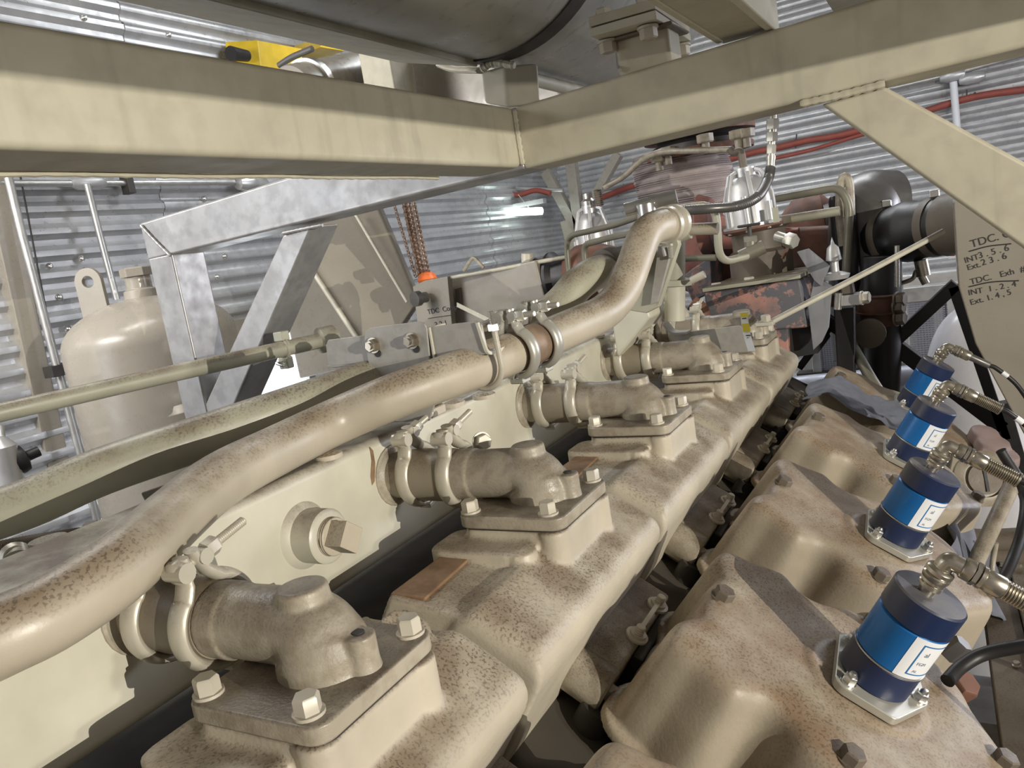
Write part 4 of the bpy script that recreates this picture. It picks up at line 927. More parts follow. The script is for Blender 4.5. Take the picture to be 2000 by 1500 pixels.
b = nbm(); q = P(1308, 490, 'y', 1.44); strip(b, [P(1300, 500, 'y', 1.45), P(1296, 482, 'y', 1.45), P(1312, 478, 'y', 1.45)], (0, 1, 0), .015, .004); rod(b, P(1309, 482, 'y', 1.445), P(1311, 505, 'y', 1.445), .005); o = obj('clip', b, 'clamp2', t)
# thermostat castings in front of the salmon box
t = thing('outlet_housing', 'beige cast housing with bent neck at the far end of the rail', 'casting', P(1270, 640, 'y', 2.15))
b = nbm(); tube(b, fillet([P(1240, 640, 'y', 2.1), P(1262, 612, 'y', 2.15), P(1325, 608, 'y', 2.2), P(1330, 640, 'y', 2.2)], .05), .030, 24); tube(b, [P(1262, 700, 'y', 2.15), P(1262, 615, 'y', 2.15)], .05, 24); obj('housing', bake(b, .005, 4), 'cast', t)
# sixth elbow partly behind the plate
t = thing('cover_plate', 'flat grey plate in front of the farthest elbow', 'plate', P(1380, 660, 'y', 2.0))
pl([(1308, 648), (1320, 650), (1445, 636), (1452, 642), (1462, 688), (1330, 690), (1312, 672)], 1.93, .005, 'bracket', 'plate', t)
b = nbm(); strip(b, spline([P(1300, 632, 'y', 1.92), P(1316, 648, 'y', 1.92), P(1345, 648, 'y', 1.92)], 6), (0, 1, 0), .04, .005); obj('hooked_edge', b, 'bracket', t)
tag(obj('paper_tag', strip(nbm(), spline([P(1453, 608, 'y', 1.85), P(1456, 640, 'y', 1.85), P(1463, 668, 'y', 1.84), P(1469, 686, 'y', 1.82)], 5), (1, -.1, 0), .017, .0012), 'white'), 'narrow white and yellow tag hanging over the grey plate', 'tag')
tg = bpy.data.objects['paper_tag']
for a_, c_ in (((1453, 611), (1454, 619)), ((1456, 632), (1459, 648))):
    b = nbm(); strip(b, [P(*a_, 'y', 1.847), P(*c_, 'y', 1.846)], (1, -.1, 0), .0165, .0012); obj('yellow_field', b, 'tag_yellow', tg)
for yy in (622, 655, 660, 665, 670):
    b = nbm(); q = P(1458 + (yy - 640) * .25, yy, 'y', 1.844); box(b, q - Vector((.005, .0006, .0012)), q + Vector((.005, 0, .0012))); obj('print_mark', b, 'marker', tg)

# salmon-primed box with scorched patch
t = thing('primed_box', 'salmon primed steel box scorched grey, behind the farthest elbow', 'box', P(1480, 600, 'y', 2.5))
f = [P(1374, 572, 'y', 2.45), P(1562, 545, 'y', 2.45), P(1580, 640, 'y', 2.45), P(1385, 655, 'y', 2.45)]
g = [v + Vector((.02, .28, .0)) for v in f]; obj('front_box', hexa(nbm(), f + g), 'salmon', t, .008, 3)
f = [P(1372, 571, 'y', 2.44), P(1563, 544, 'y', 2.44)]
b = nbm(); hexa(b, [f[0], f[1], f[1] + Vector((.02, .30, 0)), f[0] + Vector((.02, .30, 0))] + [v + Vector((0, 0, .012)) for v in (f[0], f[1], f[1] + Vector((.02, .30, 0)), f[0] + Vector((.02, .30, 0)))]); obj('lid', b, 'pipe2', t, .002)
for px, py in ((1464, 549), (1558, 540), (1400, 560)):
    b = nbm(); bolt(b, P(px, py + 6, 'y', 2.55), (0, 0, 1), .03); obj('bolt', b, 'bolt', t)
pl([(1500, 640), (1538, 636), (1541, 700), (1528, 708)], 2.47, .03, 'salmon', 'leg', t, .003)
b = nbm(); f = [P(1538, 637, 'y', 2.5), P(1585, 630, 'y', 2.5), P(1598, 690, 'y', 2.5), P(1542, 700, 'y', 2.5)]; hexa(b, f + [v + Vector((0, .3, 0)) for v in f]); obj('recess_shade', b, 'marker', t)  # solid black block stands in for the shade of a recess
# fibre board strip
t = thing('fibre_board', 'grey fibrous board bent around the right side of the salmon box', 'board', P(1590, 600, 'y', 2.5))
pl([(1556, 492), (1578, 486), (1620, 520), (1604, 560), (1590, 548)], 2.42, .02, 'fibre', 'upper_flap', t, .002)
pl([(1590, 546), (1606, 548), (1625, 560), (1618, 640), (1605, 668), (1588, 684), (1578, 600)], 2.44, .02, 'fibre', 'side_flap', t, .002)
# salmon and dark castings behind it
t = thing('exhaust_casting', 'red oxide exhaust castings below the aluminium canister', 'casting', P(1440, 500, 'y', 2.8))
b = nbm(); lathe(b, P(1490, 545, 'y', 2.7), (0, 0, 1), [(0, 0), (.10, 0), (.10, .09), (.085, .10), (.085, .16), (.11, .17), (.11, .19), (0, .19)], 36); obj('neck', b, 'grime', t)
b = nbm(); f = [P(1325, 425, 'y', 2.9), P(1380, 415, 'y', 2.9), P(1392, 560, 'y', 2.9), P(1330, 575, 'y', 2.9)]; hexa(b, f + [v + Vector((0, .3, 0)) for v in f]); obj('red_body', b, 'red', t, .03, 4)
b = nbm(); cyl(b, P(1370, 440, 'y', 2.85), P(1395, 436, 'y', 2.85), .11, .09, 32); obj('red_flange', b, 'red', t, .006)
b = nbm(); f = [P(1330, 540, 'y', 2.8), P(1388, 500, 'y', 2.8), P(1392, 570, 'y', 2.8), P(1352, 590, 'y', 2.8)]; hexa(b, f + [v + Vector((0, .2, 0)) for v in f]); obj('pink_gusset', b, 'salmon', t, .006)
b = nbm(); f = [P(1395, 455, 'y', 2.95), P(1640, 440, 'y', 2.95), P(1640, 520, 'y', 2.95), P(1395, 560, 'y', 2.95)]; hexa(b, f + [v + Vector((0, .4, 0)) for v in f]); obj('manifold', b, 'rust', t, .03, 3)
b = nbm(); tube(b, [P(1400, 470, 'y', 2.75), P(1560, 462, 'y', 2.75)], .03, 16); obj('rail', b, 'red', t)
b = nbm(); tube(b, fillet([P(1352, 592, 'y', 2.4), P(1372, 606, 'y', 2.4), P(1372, 628, 'y', 2.4)], .02), .024, 16); obj('copper_neck', b, 'rust', t)
# aluminium canisters
def canister(px, py_top, py_bot, wpx, y, lab, lean):
    base = P(px + lean, py_bot, 'y', y); top_ = P(px, py_top, 'y', y); r = rpx(base, wpx / 2); ax = (top_ - base); h = ax.length; ax.normalize()
    t = thing('gas_regulator', lab, 'canister', base)
    b = nbm(); lathe(b, base, ax, [(0, 0), (r * 1.12, 0), (r * 1.12, h * .04), (r * .93, h * .06), (r * .93, h * .42), (r * .90, h * .55), (r * .78, h * .70), (r * .55, h * .80), (r * .42, h * .83), (r * .40, h * .97), (0, h)], 44); obj('canister_body', b, 'alu', t)
    u, v = frame_of(ax)
    for k in range(6):
        a = k * PI / 3 + .35; d = u * math.cos(a) + v * math.sin(a)
        pts = [base + d * r * .98 + ax * h * .03, base + d * r * .96 + ax * h * .5, base + d * r * .66 + ax * h * .88, base + d * r * .42 + ax * h * .92]
        b = nbm(); strip(b, pts, ax.cross(d), r * .16, r * .14); obj('rib', b, 'alu', t, .002)
    for k in range(6):
        a = k * PI / 3 + .05; d = u * math.cos(a) + v * math.sin(a); b = nbm(); cyl(b, base + d * r * .92 + ax * h * .01, base + d * r * .92 + ax * h * (.5 if k % 2 else .36), r * .13, seg=14); obj('bolt_boss', b, 'alu', t)
    b = nbm(); lathe(b, base - ax * h * .10, ax, [(0, 0), (r * .95, 0), (r * 1.17, h * .06), (r * 1.17, h * .10), (0, h * .10)], 44); obj('lower_flange', b, 'rust', t)
    for k in range(8):
        a = k * PI / 4; d = u * math.cos(a) + v * math.sin(a); b = nbm(); bolt(b, base + d * r * 1.05 - ax * h * .04, -ax, r * .16, washer=False); obj('bolt', b, 'steel', t)
    return t, base, top_, r, h, ax
t, ba, to, r_, h_, ax_ = canister(1452, 325, 442, 98, 2.6, 'bigger bright aluminium canister in front of the woven blanket', 18)
b = nbm(); tube(b, fillet([to - ax_ * .01, to + ax_ * .05, P(1432, 300, 'y', 2.6), P(1425, 290, 'y', 2.6)], .03), .012, 14); obj('vent_tube', b, 'grime', t)
b = nbm(); q = P(1515, 418, 'y', 2.5); box(b, q - Vector((.008, .004, .025)), q + Vector((.008, .004, .02))); obj('rating_plate', b, 'pipe2', t)
t, ba, to, r_, h_, ax_ = canister(1150, 398, 505, 76, 3.0, 'smaller bright aluminium canister behind the bent olive tubes', 14)
b = nbm(); lathe(b, to - ax_ * .01, ax_, [(0, 0), (.03, 0), (.03, .02), (.02, .03), (.02, .05), (0, .05)], 18); obj('top_plug', b, 'steel', t)
b = nbm(); rod(b, P(1172, 402, 'y', 2.95), P(1166, 370, 'y', 2.95), .016); obj('riser_fitting', b, 'grime', t)

# woven blanket on the exhaust riser and the bolted flange above it
t = thing('exhaust_blanket', 'woven insulation blanket wrapped round the exhaust riser', 'insulation', P(1340, 350, 'y', 3.0))
cb_ = P(1342, 408, 'y', 3.1); r0_ = rpx(cb_, 92); hh_ = (P(1342, 290, 'y', 3.1) - cb_).z
b = nbm(); seg = 72; nr = 34; rings = []
for j in range(nr):
    z = hh_ * j / (nr - 1); rr_ = r0_ * (1.0 - .10 * (j / nr)) + .008 * math.sin(j * 1.1)
    rings.append([b.verts.new(cb_ + Vector((math.cos(2 * PI * i / seg) * (rr_ + .012 * math.sin(3 * 2 * PI * i / seg + j * .15) + .006 * math.sin(9 * 2 * PI * i / seg - j * .2)), math.sin(2 * PI * i / seg) * rr_, z))) for i in range(seg)])
for a_, c_ in zip(rings, rings[1:]):
    for i in range(seg): b.faces.new((a_[i], a_[(i + 1) % seg], c_[(i + 1) % seg], c_[i]))
b.faces.new(rings[-1]); b.faces.new(rings[0][::-1]); obj('blanket_wrap', b, 'blanket', t, ang=80)
b = nbm()
for j in range(30):
    z = hh_ * (j + .5) / 30; tube(b, [cb_ + Vector((math.cos(a) * (r0_ * (1 - .10 * j / 30) + .010 + .010 * math.sin(3 * a + j * .15)), math.sin(a) * r0_ * (1 - .1 * j / 30), z)) for a in [2 * PI * i / 40 for i in range(40)]], .0025, 4, closed=True)
o = obj('weave_cord', b, 'blanket', t); o['kind'] = 'stuff'
t = thing('bellows_flange', 'dark rusty bolted flange and bellows above the blanket', 'flange', P(1370, 270, 'y', 3.0))
c = P(1365, 292, 'y', 3.05); R_ = rpx(c, 98)
b = nbm(); pr = [(0, 0), (R_ * .95, 0)]
for i in range(4): pr += [(R_ * .95, .02 + i * .035), (R_ * .78, .035 + i * .035)]
pr += [(R_ * .95, .16), (0, .16)]; lathe(b, c, (0, 0, 1), pr, 40); obj('bellows', b, 'dark', t)
b = nbm(); lathe(b, P(1365, 268, 'y', 3.05), (0, 0, 1), [(0, 0), (R_ * 1.08, 0), (R_ * 1.08, .02), (0, .02)], 40); obj('flange_ring', b, 'rust', t)
b = nbm(); lathe(b, c - Vector((0, 0, .02)), (0, 0, 1), [(0, 0), (R_ * 1.05, 0), (R_ * 1.05, .02), (0, .02)], 40); obj('flange_ring', b, 'rust', t)
for px, py in ((1302, 288), (1376, 262), (1440, 254), (1456, 252), (1285, 300)):
    b = nbm(); q = P(px, py, 'y', 2.86); hexp(b, q, (0, 0, -1), .05, .03); cyl(b, q, q - Vector((0, 0, .06)), .014, seg=12); obj('bolt', b, 'elbow', t)

# small bore tubing
def px_tube(name, pts, r, mm, lab, sm=False, fl=.05, cat='tube'):
    q = [P(x, y, 'y', yy) for x, y, yy in pts]; b = nbm(); tube(b, spline(q, 8) if sm else fillet(q, fl), r, 14)
    o = obj(name, b, mm); return tag(o, lab, cat)
px_tube('oil_tube', [(1112, 545, 2.5), (1105, 462, 2.5), (1200, 440, 2.4), (1255, 420, 2.3)], .010, 'olive', 'outer bent olive tube looping in front of the smaller canister')
px_tube('oil_tube', [(1143, 515, 2.4), (1140, 478, 2.4), (1200, 462, 2.3), (1250, 452, 2.2)], .010, 'olive', 'inner bent olive tube just above the greenish pipe coupling')
px_tube('oil_tube', [(1290, 414, 2.2), (1398, 396, 2.2), (1405, 514, 2.2), (1458, 500, 2.3)], .011, 'pipe2', 'square-bent beige tube looping left of the bigger canister')
px_tube('oil_tube', [(1515, 388, 2.7), (1640, 365, 2.7), (1660, 400, 2.7), (1652, 540, 2.7)], .013, 'olive', 'dark tube running right from the canister and down to the turbocharger')
px_tube('oil_tube', [(1525, 430, 2.7), (1640, 412, 2.7)], .015, 'pipe2', 'straight beige tube right of the bigger canister flange')
px_tube('sense_line', [(1180, 366, 2.9), (1215, 348, 2.9), (1272, 296, 2.8), (1430, 292, 2.75)], .011, 'elbow', 'beige sense line rising from the smaller canister over the blanket', fl=.08)
px_tube('oil_tube', [(1335, 505, 2.6), (1398, 503, 2.6)], .011, 'olive', 'short olive tube across the red casting')
t = thing('braided_hose', 'steel braided hose sweeping from a stacked fitting across the canister', 'hose', P(1500, 300, 'y', 2.3))
b = nbm(); q = spline([P(x, y, 'y', yy) for x, y, yy in ((1505, 328, 2.3), (1500, 350, 2.28), (1480, 384, 2.2), (1440, 402, 2.15), (1380, 408, 2.1), (1322, 412, 2.1))], 24); tube(b, q, [.0125 if i % 2 else .0137 for i in range(len(q))], 14); obj('hose_run', b, 'turbo', t)
b = nbm(); z0 = P(1505, 330, 'y', 2.3); 
for (ya, yb_, rr_, hx) in ((330, 300, .019, 0), (300, 292, .016, 0), (295, 285, .018, 0)): pass
def hstack(specs, y, x):
    for ya, yb2, wpx_, hx in specs:
        a_ = P(x + (ya - 280) * -.05, ya, 'y', y); c_ = P(x + (yb2 - 280) * -.05, yb2, 'y', y); b = nbm(); rr_ = rpx(a_, wpx_ / 2)
        if hx: hexp(b, a_, c_ - a_, rr_ * 1.85, (c_ - a_).length)
        else: cyl(b, a_, c_, rr_)
        obj('hose_fitting', b, 'clamp2', t)
hstack([(330, 312, 16, 0), (312, 304, 18, 0), (304, 300, 14, 0), (300, 282, 18, 1), (282, 276, 14, 0), (276, 258, 22, 1), (258, 252, 16, 0), (252, 232, 24, 1), (232, 215, 14, 0)], 2.3, 1507)
t = thing('cross_fitting', 'zinc cross fitting with dark nuts on top of the raised pipe', 'fitting', P(1265, 425, 'y', 2.0))
b = nbm(); q = P(1265, 427, 'y', 1.6); cyl(b, q, q + Vector((0, 0, .03)), .02); cyl(b, q + Vector((-.045, 0, .025)), q + Vector((.06, .02, .035)), .014); obj('cross_body', b, 'steel', t)
for px, py in ((1250, 424), (1284, 412), (1300, 418)):
    b = nbm(); hexp(b, P(px - 6, py + 1, 'y', 1.98), (1, .3, .15), .034, .022); obj('nut', b, 'grime', t)
b = nbm(); bolt(b, P(1268, 440, 'y', 1.9), (0, -.2, 1), .022); obj('bolt', b, 'steel', t)
# globe valve and brass plug under the canister
t = thing('needle_valve', 'small beige valve with round handle under the bigger canister', 'valve', P(1470, 485, 'y', 2.35))
b = nbm(); q = P(1468, 492, 'y', 2.35); cyl(b, q - Vector((.03, .02, .01)), q + Vector((.035, 0, .01)), .02); cyl(b, q, q + Vector((0, 0, .04)), .018); hexp(b, q + Vector((0, 0, .03)), (0, 0, 1), .036, .016); obj('valve_body', b, 'olive', t)
b = nbm(); cyl(b, q + Vector((0, 0, .04)), q + Vector((0, 0, .075)), .006); lathe(b, q + Vector((0, 0, .072)), (0, 0, 1), [(0, 0), (.03, 0), (.033, .004), (.03, .008), (0, .008)], 18); obj('hand_wheel', b, 'dark', t)
t = thing('drain_plug', 'brass and zinc plug pointing down right beside the valve', 'plug', P(1526, 470, 'y', 2.5))
b = nbm(); q = P(1518, 462, 'y', 2.45); cyl(b, q, q + Vector((.03, -.02, -.012)), .016); hexp(b, q + Vector((.03, -.02, -.012)), (1, -.6, -.4), .038, .03); obj('plug', b, 'clamp2', t)
px_tube('sense_line', [(1530, 480, 2.5), (1545, 462, 2.5), (1540, 480, 2.5), (1528, 505, 2.5)], .005, 'rust', 'thin rusty line hooked beside the brass plug', True)

# turbocharger group
t = thing('turbocharger', 'rusty and black turbocharger at the far right end of the engine', 'turbocharger', P(1640, 470, 'y', 3.1))
c = P(1578, 460, 'y', 3.2); R_ = rpx(c, 52); hz = 1.75
b = nbm(); lathe(b, c + Vector((-.09, -.05, 0)), (1, .25, 0), [(0, 0), (R_ * .8, 0), (R_ * 1.35, .05), (R_ * 1.6, .10), (R_ * 1.6, .14), (R_ * 1.2, .18), (0, .18)], 48); obj('turbine_housing', b, 'rust', t)
b = nbm(); lathe(b, P(1612, 470, 'y', 3.1), (1, .2, 0), [(0, 0), (.13, 0), (.13, .05), (.09, .07), (.09, .13), (.17, .15), (.17, .19), (0, .19)], 40); obj('bearing_housing', b, 'dark', t)
b = nbm(); q0_ = P(1690, 400, 'y', 2.95)
tube(b, spline([P(1700, 700, 'y', 2.85), P(1692, 600, 'y', 2.9), P(1688, 500, 'y', 2.95), P(1690, 430, 'y', 2.95), P(1697, 402, 'y', 3.0), P(1740, 400, 'y', 3.05)], 8), [.115] * 41, 32); obj('compressor_elbow', b, 'turbo', t)
b = nbm(); tube(b, spline([P(1646, 480, 'y', 2.75), P(1640, 420, 'y', 2.75), P(1642, 360, 'y', 2.75), P(1650, 345, 'y', 2.75), P(1659, 360, 'y', 2.75), P(1662, 420, 'y', 2.75)], 8), .013, 12); obj('looped_tube', b, 'elbow', t)
b = nbm(); q = P(1640, 440, 'y', 2.8); box(b, q + Vector((-.03, 0, -.25)), q + Vector((.05, .1, .10))); obj('actuator', b, 'black', t, .02, 3)
t = thing('rubber_sleeve', 'wide black rubber sleeve with two band clamps at the turbocharger inlet', 'hose', P(1780, 450, 'y', 2.9))
a_, c_ = P(1718, 462, 'y', 2.9), P(1850, 440, 'y', 2.75); dv = (c_ - a_).normalized(); R_ = rpx((a_ + c_) / 2, 54); Ls = (c_ - a_).length
b = nbm(); lathe(b, a_, dv, [(0, 0), (R_, 0), (R_ * 1.02, Ls * .3), (R_ * 1.10, Ls * .42), (R_ * 1.10, Ls * .52), (R_ * 1.02, Ls * .62), (R_, Ls), (0, Ls)], 44); obj('sleeve', b, 'black', t)
for f_ in (.10, .80):
    b = nbm(); lathe(b, a_ + dv * Ls * f_, dv, [(R_, 0), (R_ * 1.04, 0), (R_ * 1.04, .028), (R_, .028)], 44); obj('band_clamp', b, 'grime', t)
    b = nbm(); q = a_ + dv * (Ls * f_ + .014) + Vector((0, 0, R_ * 1.03)); box(b, q - Vector((.014, .02, .0)), q + Vector((.014, .02, .022))); obj('clamp_screw', b, 'steel', t, .003)
b = nbm(); lathe(b, a_ + dv * Ls, dv, [(0, 0), (R_ * 1.06, 0), (R_ * 1.06, .12), (0, .12)], 40); obj('inlet_ring', b, 'grime', t)
# dark down pipe with red couplings
t = thing('down_pipe', 'black vertical pipe with dark red grooved couplings', 'pipe', P(1715, 680, 'y', 2.8))
vcyl(1722, 500, 780, 68, 2.75, 'black', 'pipe_run', t); vcyl(1716, 575, 610, 78, 2.72, 'rust', 'coupling', t, rim=True); vcyl(1720, 610, 632, 74, 2.72, 'rust', 'coupling', t, rim=True)
for px, py in ((1750, 585), (1750, 622), (1748, 600)):
    b = nbm(); bolt(b, P(px, py, 'y', 2.66), (1, -.4, 0), .036); obj('bolt', b, 'grime', t)
vcyl(1752, 480, 560, 10, 2.6, 'steel', 'bright_pipe', t)
b = nbm(); q = P(1700, 650, 'y', 2.62); lathe(b, q, (0, -1, 0), [(0, 0), (.045, 0), (.045, .02), (.02, .03), (0, .03)], 20); obj('port', b, 'grime', t)
px_tube('drain_hose', [(1652, 560, 2.6), (1656, 650, 2.6), (1690, 720, 2.5), (1730, 785, 2.45)], .016, 'olive', 'thin olive hose sloping down in front of the black pipe', True)
# filter and valve cluster left of the pipe
t = thing('sensor_manifold', 'small aluminium sensor block with fittings left of the black pipe', 'manifold', P(1650, 585, 'y', 2.5))
b = nbm(); f = [P(1638, 578, 'y', 2.45), P(1678, 574, 'y', 2.45), P(1680, 596, 'y', 2.45), P(1640, 599, 'y', 2.45)]; hexa(b, f + [v + Vector((0, .06, 0)) for v in f]); obj('block', b, 'alu', t, .003)
b = nbm(); cyl(b, P(1638, 572, 'y', 2.45), P(1636, 604, 'y', 2.45), .011); obj('bright_stud', b, 'steel', t)
b = nbm(); f = [P(1640, 556, 'y', 2.46), P(1664, 552, 'y', 2.46), P(1668, 574, 'y', 2.46), P(1644, 576, 'y', 2.46)]; hexa(b, f + [v + Vector((0, .05, 0)) for v in f]); obj('upper_block', b, 'grime', t, .004)
b = nbm(); lathe(b, P(1632, 545, 'y', 2.45), (0, 0, 1), [(0, 0), (.035, 0), (.04, .012), (.02, .02), (.012, .022), (.012, .05), (.022, .055), (.016, .09), (.006, .10), (0, .12)], 20); obj('sensor_head', b, 'alu', t)
b = nbm(); bolt(b, P(1682, 582, 'y', 2.44), (1, -.2, 0), .03); obj('bolt', b, 'bolt', t)
b = nbm(); tube(b, [P(1594, 588, 'y', 2.48), P(1636, 586, 'y', 2.48)], .020, 16); obj('brown_pipe', b, 'rust', t)
b = nbm(); f = [P(1628, 604, 'y', 2.5), P(1668, 600, 'y', 2.5), P(1670, 800, 'y', 2.5), P(1640, 800, 'y', 2.5)]; hexa(b, f + [v + Vector((0, .05, 0)) for v in f]); obj('support_leg', b, 'black', t, .004)
px_tube('linkage_rod', [(1478, 634, 2.0), (1500, 632, 2.0), (1600, 580, 2.05), (1700, 528, 2.15), (1842, 452, 2.3)], .0075, 'paint', 'long straight pale rod slanting up right to the sleeve', False, .01, 'rod')
b = nbm(); f = [P(1474, 632, 'y', 1.98), P(1508, 628, 'y', 1.98), P(1510, 636, 'y', 1.98), P(1476, 638, 'y', 1.98)]; hexa(b, f + [v + Vector((0, .03, 0)) for v in f]); tag(obj('rod_foot', b, 'paint', None, .001), 'flattened foot of the pale rod bolted by the farthest elbow', 'bracket')
b = nbm(); bolt(b, P(1496, 628, 'y', 2.0), (0, 0, 1), .022); tag(obj('foot_bolt', b, 'bolt'), 'brownish bolt on the flattened foot of the pale rod', 'bolt')
# brass tap
t = thing('brass_tap', 'small brass tap with lever hanging under the black sleeve', 'tap', P(1800, 520, 'y', 2.9))
b = nbm(); q = P(1798, 508, 'y', 2.8); cyl(b, q, q - Vector((-.006, 0, .05)), .02); cyl(b, q - Vector((0, 0, .05)), q - Vector((-.01, 0, .075)), .012); obj('tap_body', b, 'nickel', t)
b = nbm(); tube(b, spline([P(1808, 522, 'y', 2.8), P(1790, 530, 'y', 2.8), P(1782, 545, 'y', 2.8), P(1755, 555, 'y', 2.8)], 5), .007, 8); obj('lever', b, 'nickel', t)

# left compressor end: air box with handwriting, bellows, housing
t = thing('air_box', 'beige air box with handwriting, left of the black bellows', 'box', P(940, 580, 'y', 2.75))
f = [P(872, 546, 'y', 2.5), P(1046, 508, 'y', 2.5), P(1080, 640, 'y', 2.5), P(888, 690, 'y', 2.5)]; obj('box_shell', hexa(nbm(), f + [v + Vector((-.02, .35, 0)) for v in f]), 'tank', t, .006, 3)
f = [P(806, 560, 'y', 2.44), P(830, 548, 'y', 2.44), P(874, 540, 'y', 2.44), P(888, 690, 'y', 2.44), P(824, 700, 'y', 2.44)]; b = nbm(); n = 5; addm(b, f + [v + Vector((0, .03, 0)) for v in f], [tuple(range(n)), tuple(range(2 * n - 1, n - 1, -1))] + [(i, (i + 1) % n, (i + 1) % n + n, i + n) for i in range(n)]); fp_ = obj('flange_plate', b, 'tank', t, .002)
b = nbm(); tube(b, [P(868, 545, 'y', 2.46), P(1160, 492, 'y', 2.55)], .008, 10); obj('top_edge', b, 'paint', t)
b = nbm(); strip(b, [P(893, 595, 'y', 2.38), P(985, 640, 'y', 2.2)], (0, .3, 1), .016, .004); obj('stay_bar', b, 'paint', t)
b = nbm(); f = [P(888, 565, 'y', 2.49), P(898, 562, 'y', 2.49), P(902, 600, 'y', 2.49), P(892, 602, 'y', 2.49)]; hexa(b, f + [v + Vector((0, .02, 0)) for v in f]); obj('latch', b, 'grime', t, .001)
b = nbm(); lathe(b, P(832, 580, 'y', 2.42), (-.3, -1, 0), [(0, 0), (.02, 0), (.02, .03), (.028, .032), (.028, .055), (0, .058)], 18); obj('blue_plug', b, 'turbo', t)
b = nbm(); tube(b, fillet([P(906, 530, 'y', 2.6), P(924, 500, 'y', 2.6), P(945, 523, 'y', 2.6)], .02), .007, 8); obj('lift_wire', b, 'elbow', t)
b = nbm(); cyl(b, P(1030, 512, 'y', 2.6), P(1030, 495, 'y', 2.6), .022); obj('top_stud', b, 'bolt', t)
xd = P(880, 598, 'y', 2.42) - P(836, 606, 'y', 2.42); yd = Vector((0, 0, 1)); o_ = Vector((0, -.002, 0))
for s_, px, py, sz in (('TDC  Comp #1', 836, 614, .026), ('3.2.1', 850, 640, .030)): text(s_, P(px, py, 'y', 2.44) + Vector((0, -.001, 0)), xd, yd, sz, 'marker', fp_, 'handwriting')
b = nbm(); tube(b, [P(836, 622, 'y', 2.4395), P(884, 615, 'y', 2.4395)], .0014, 6); obj('handwriting', b, 'marker', fp_)
t = thing('air_bellows', 'black rubber bellows between the air box and the rusty housing', 'bellows', P(1080, 545, 'y', 2.6))
a_, c_ = P(1040, 556, 'y', 2.6), P(1118, 540, 'y', 2.6); dv = (c_ - a_).normalized(); R_ = rpx(a_, 48); Ls = (c_ - a_).length
b = nbm(); lathe(b, a_, dv, [(0, 0), (R_ * 1.02, 0), (R_ * 1.02, .012), (R_ * .96, .014), (R_ * .96, Ls * .45), (R_ * 1.12, Ls * .55), (R_ * 1.12, Ls * .62), (R_ * .92, Ls * .72), (R_ * .92, Ls), (0, Ls)], 44); obj('bellows_sleeve', b, 'black', t)
b = nbm(); lathe(b, a_ + dv * .005, dv, [(R_, 0), (R_ * 1.05, 0), (R_ * 1.05, .022), (R_, .022)], 44); obj('band_clamp', b, 'tank', t)
b = nbm(); lathe(b, c_, dv, [(0, 0), (R_ * .95, 0), (R_ * 1.15, .04), (R_ * 1.15, .1), (R_ * .7, .2), (0, .2)], 44); obj('rusty_housing', b, 'rust', t)
b = nbm(); f = [P(1085, 600, 'y', 2.35), P(1160, 590, 'y', 2.35), P(1165, 640, 'y', 2.35), P(1090, 650, 'y', 2.35)]; hexa(b, f + [v + Vector((0, .12, 0)) for v in f]); tag(obj('blued_block', b, 'turbo', None, .004), 'blue-grey block glimpsed between the two big pipes', 'block')
f = [P(1150, 540, 'y', 2.2), P(1290, 520, 'y', 2.2), P(1285, 600, 'y', 2.2), P(1190, 612, 'y', 2.2)]; tag(obj('mount_plate', hexa(nbm(), f + [v + Vector((0, .1, 0)) for v in f]), 'tank', None, .004), 'flat beige plate behind the rise of the foreground pipe', 'plate')

# right hand panel with handwriting
t = thing('control_panel', 'tall beige panel with black handwriting at the right edge', 'panel', P(1930, 600, 'y', 2.2))
pts = [(1862, 395), (2120, 330), (2160, 1010), (2060, 960), (1990, 830), (1905, 672), (1872, 560)]
cp = pl(pts, 2.2, .35, 'tank', 'panel_face', t, .004)
def wr(s, px, py, px2, py2, size): text(s, P(px, py, 'y', 2.1992), P(px2, py2, 'y', 2.1992) - P(px, py, 'y', 2.1992), (0, 0, 1), size, 'marker', cp, 'handwriting')
wr('TDC. Comp', 1897, 484, 1960, 466, .026); wr('INT', 1885, 514, 1905, 508, .019); wr('3 . 5 . 6', 1912, 505, 1960, 492, .021); wr('Ext.', 1890, 528, 1912, 522, .019); wr('2 3 . 6', 1918, 519, 1962, 506, .021)
wr('TDC.   Exh  #1', 1896, 556, 1985, 534, .020); wr('INT  1 . 2 . 4', 1892, 577, 1960, 564, .019); wr('Ext. 1. 4 , 5', 1896, 596, 1964, 578, .019)
for a_, m_, c_ in (((1893, 491), (1930, 481), (1975, 476)), ((1893, 560), (1935, 551), (1990, 548))):
    b = nbm(); tube(b, spline([P(*a_, 'y', 2.1992), P(*m_, 'y', 2.1992), P(*c_, 'y', 2.1992)], 5), .0016, 6); obj('handwriting', b, 'marker', cp)
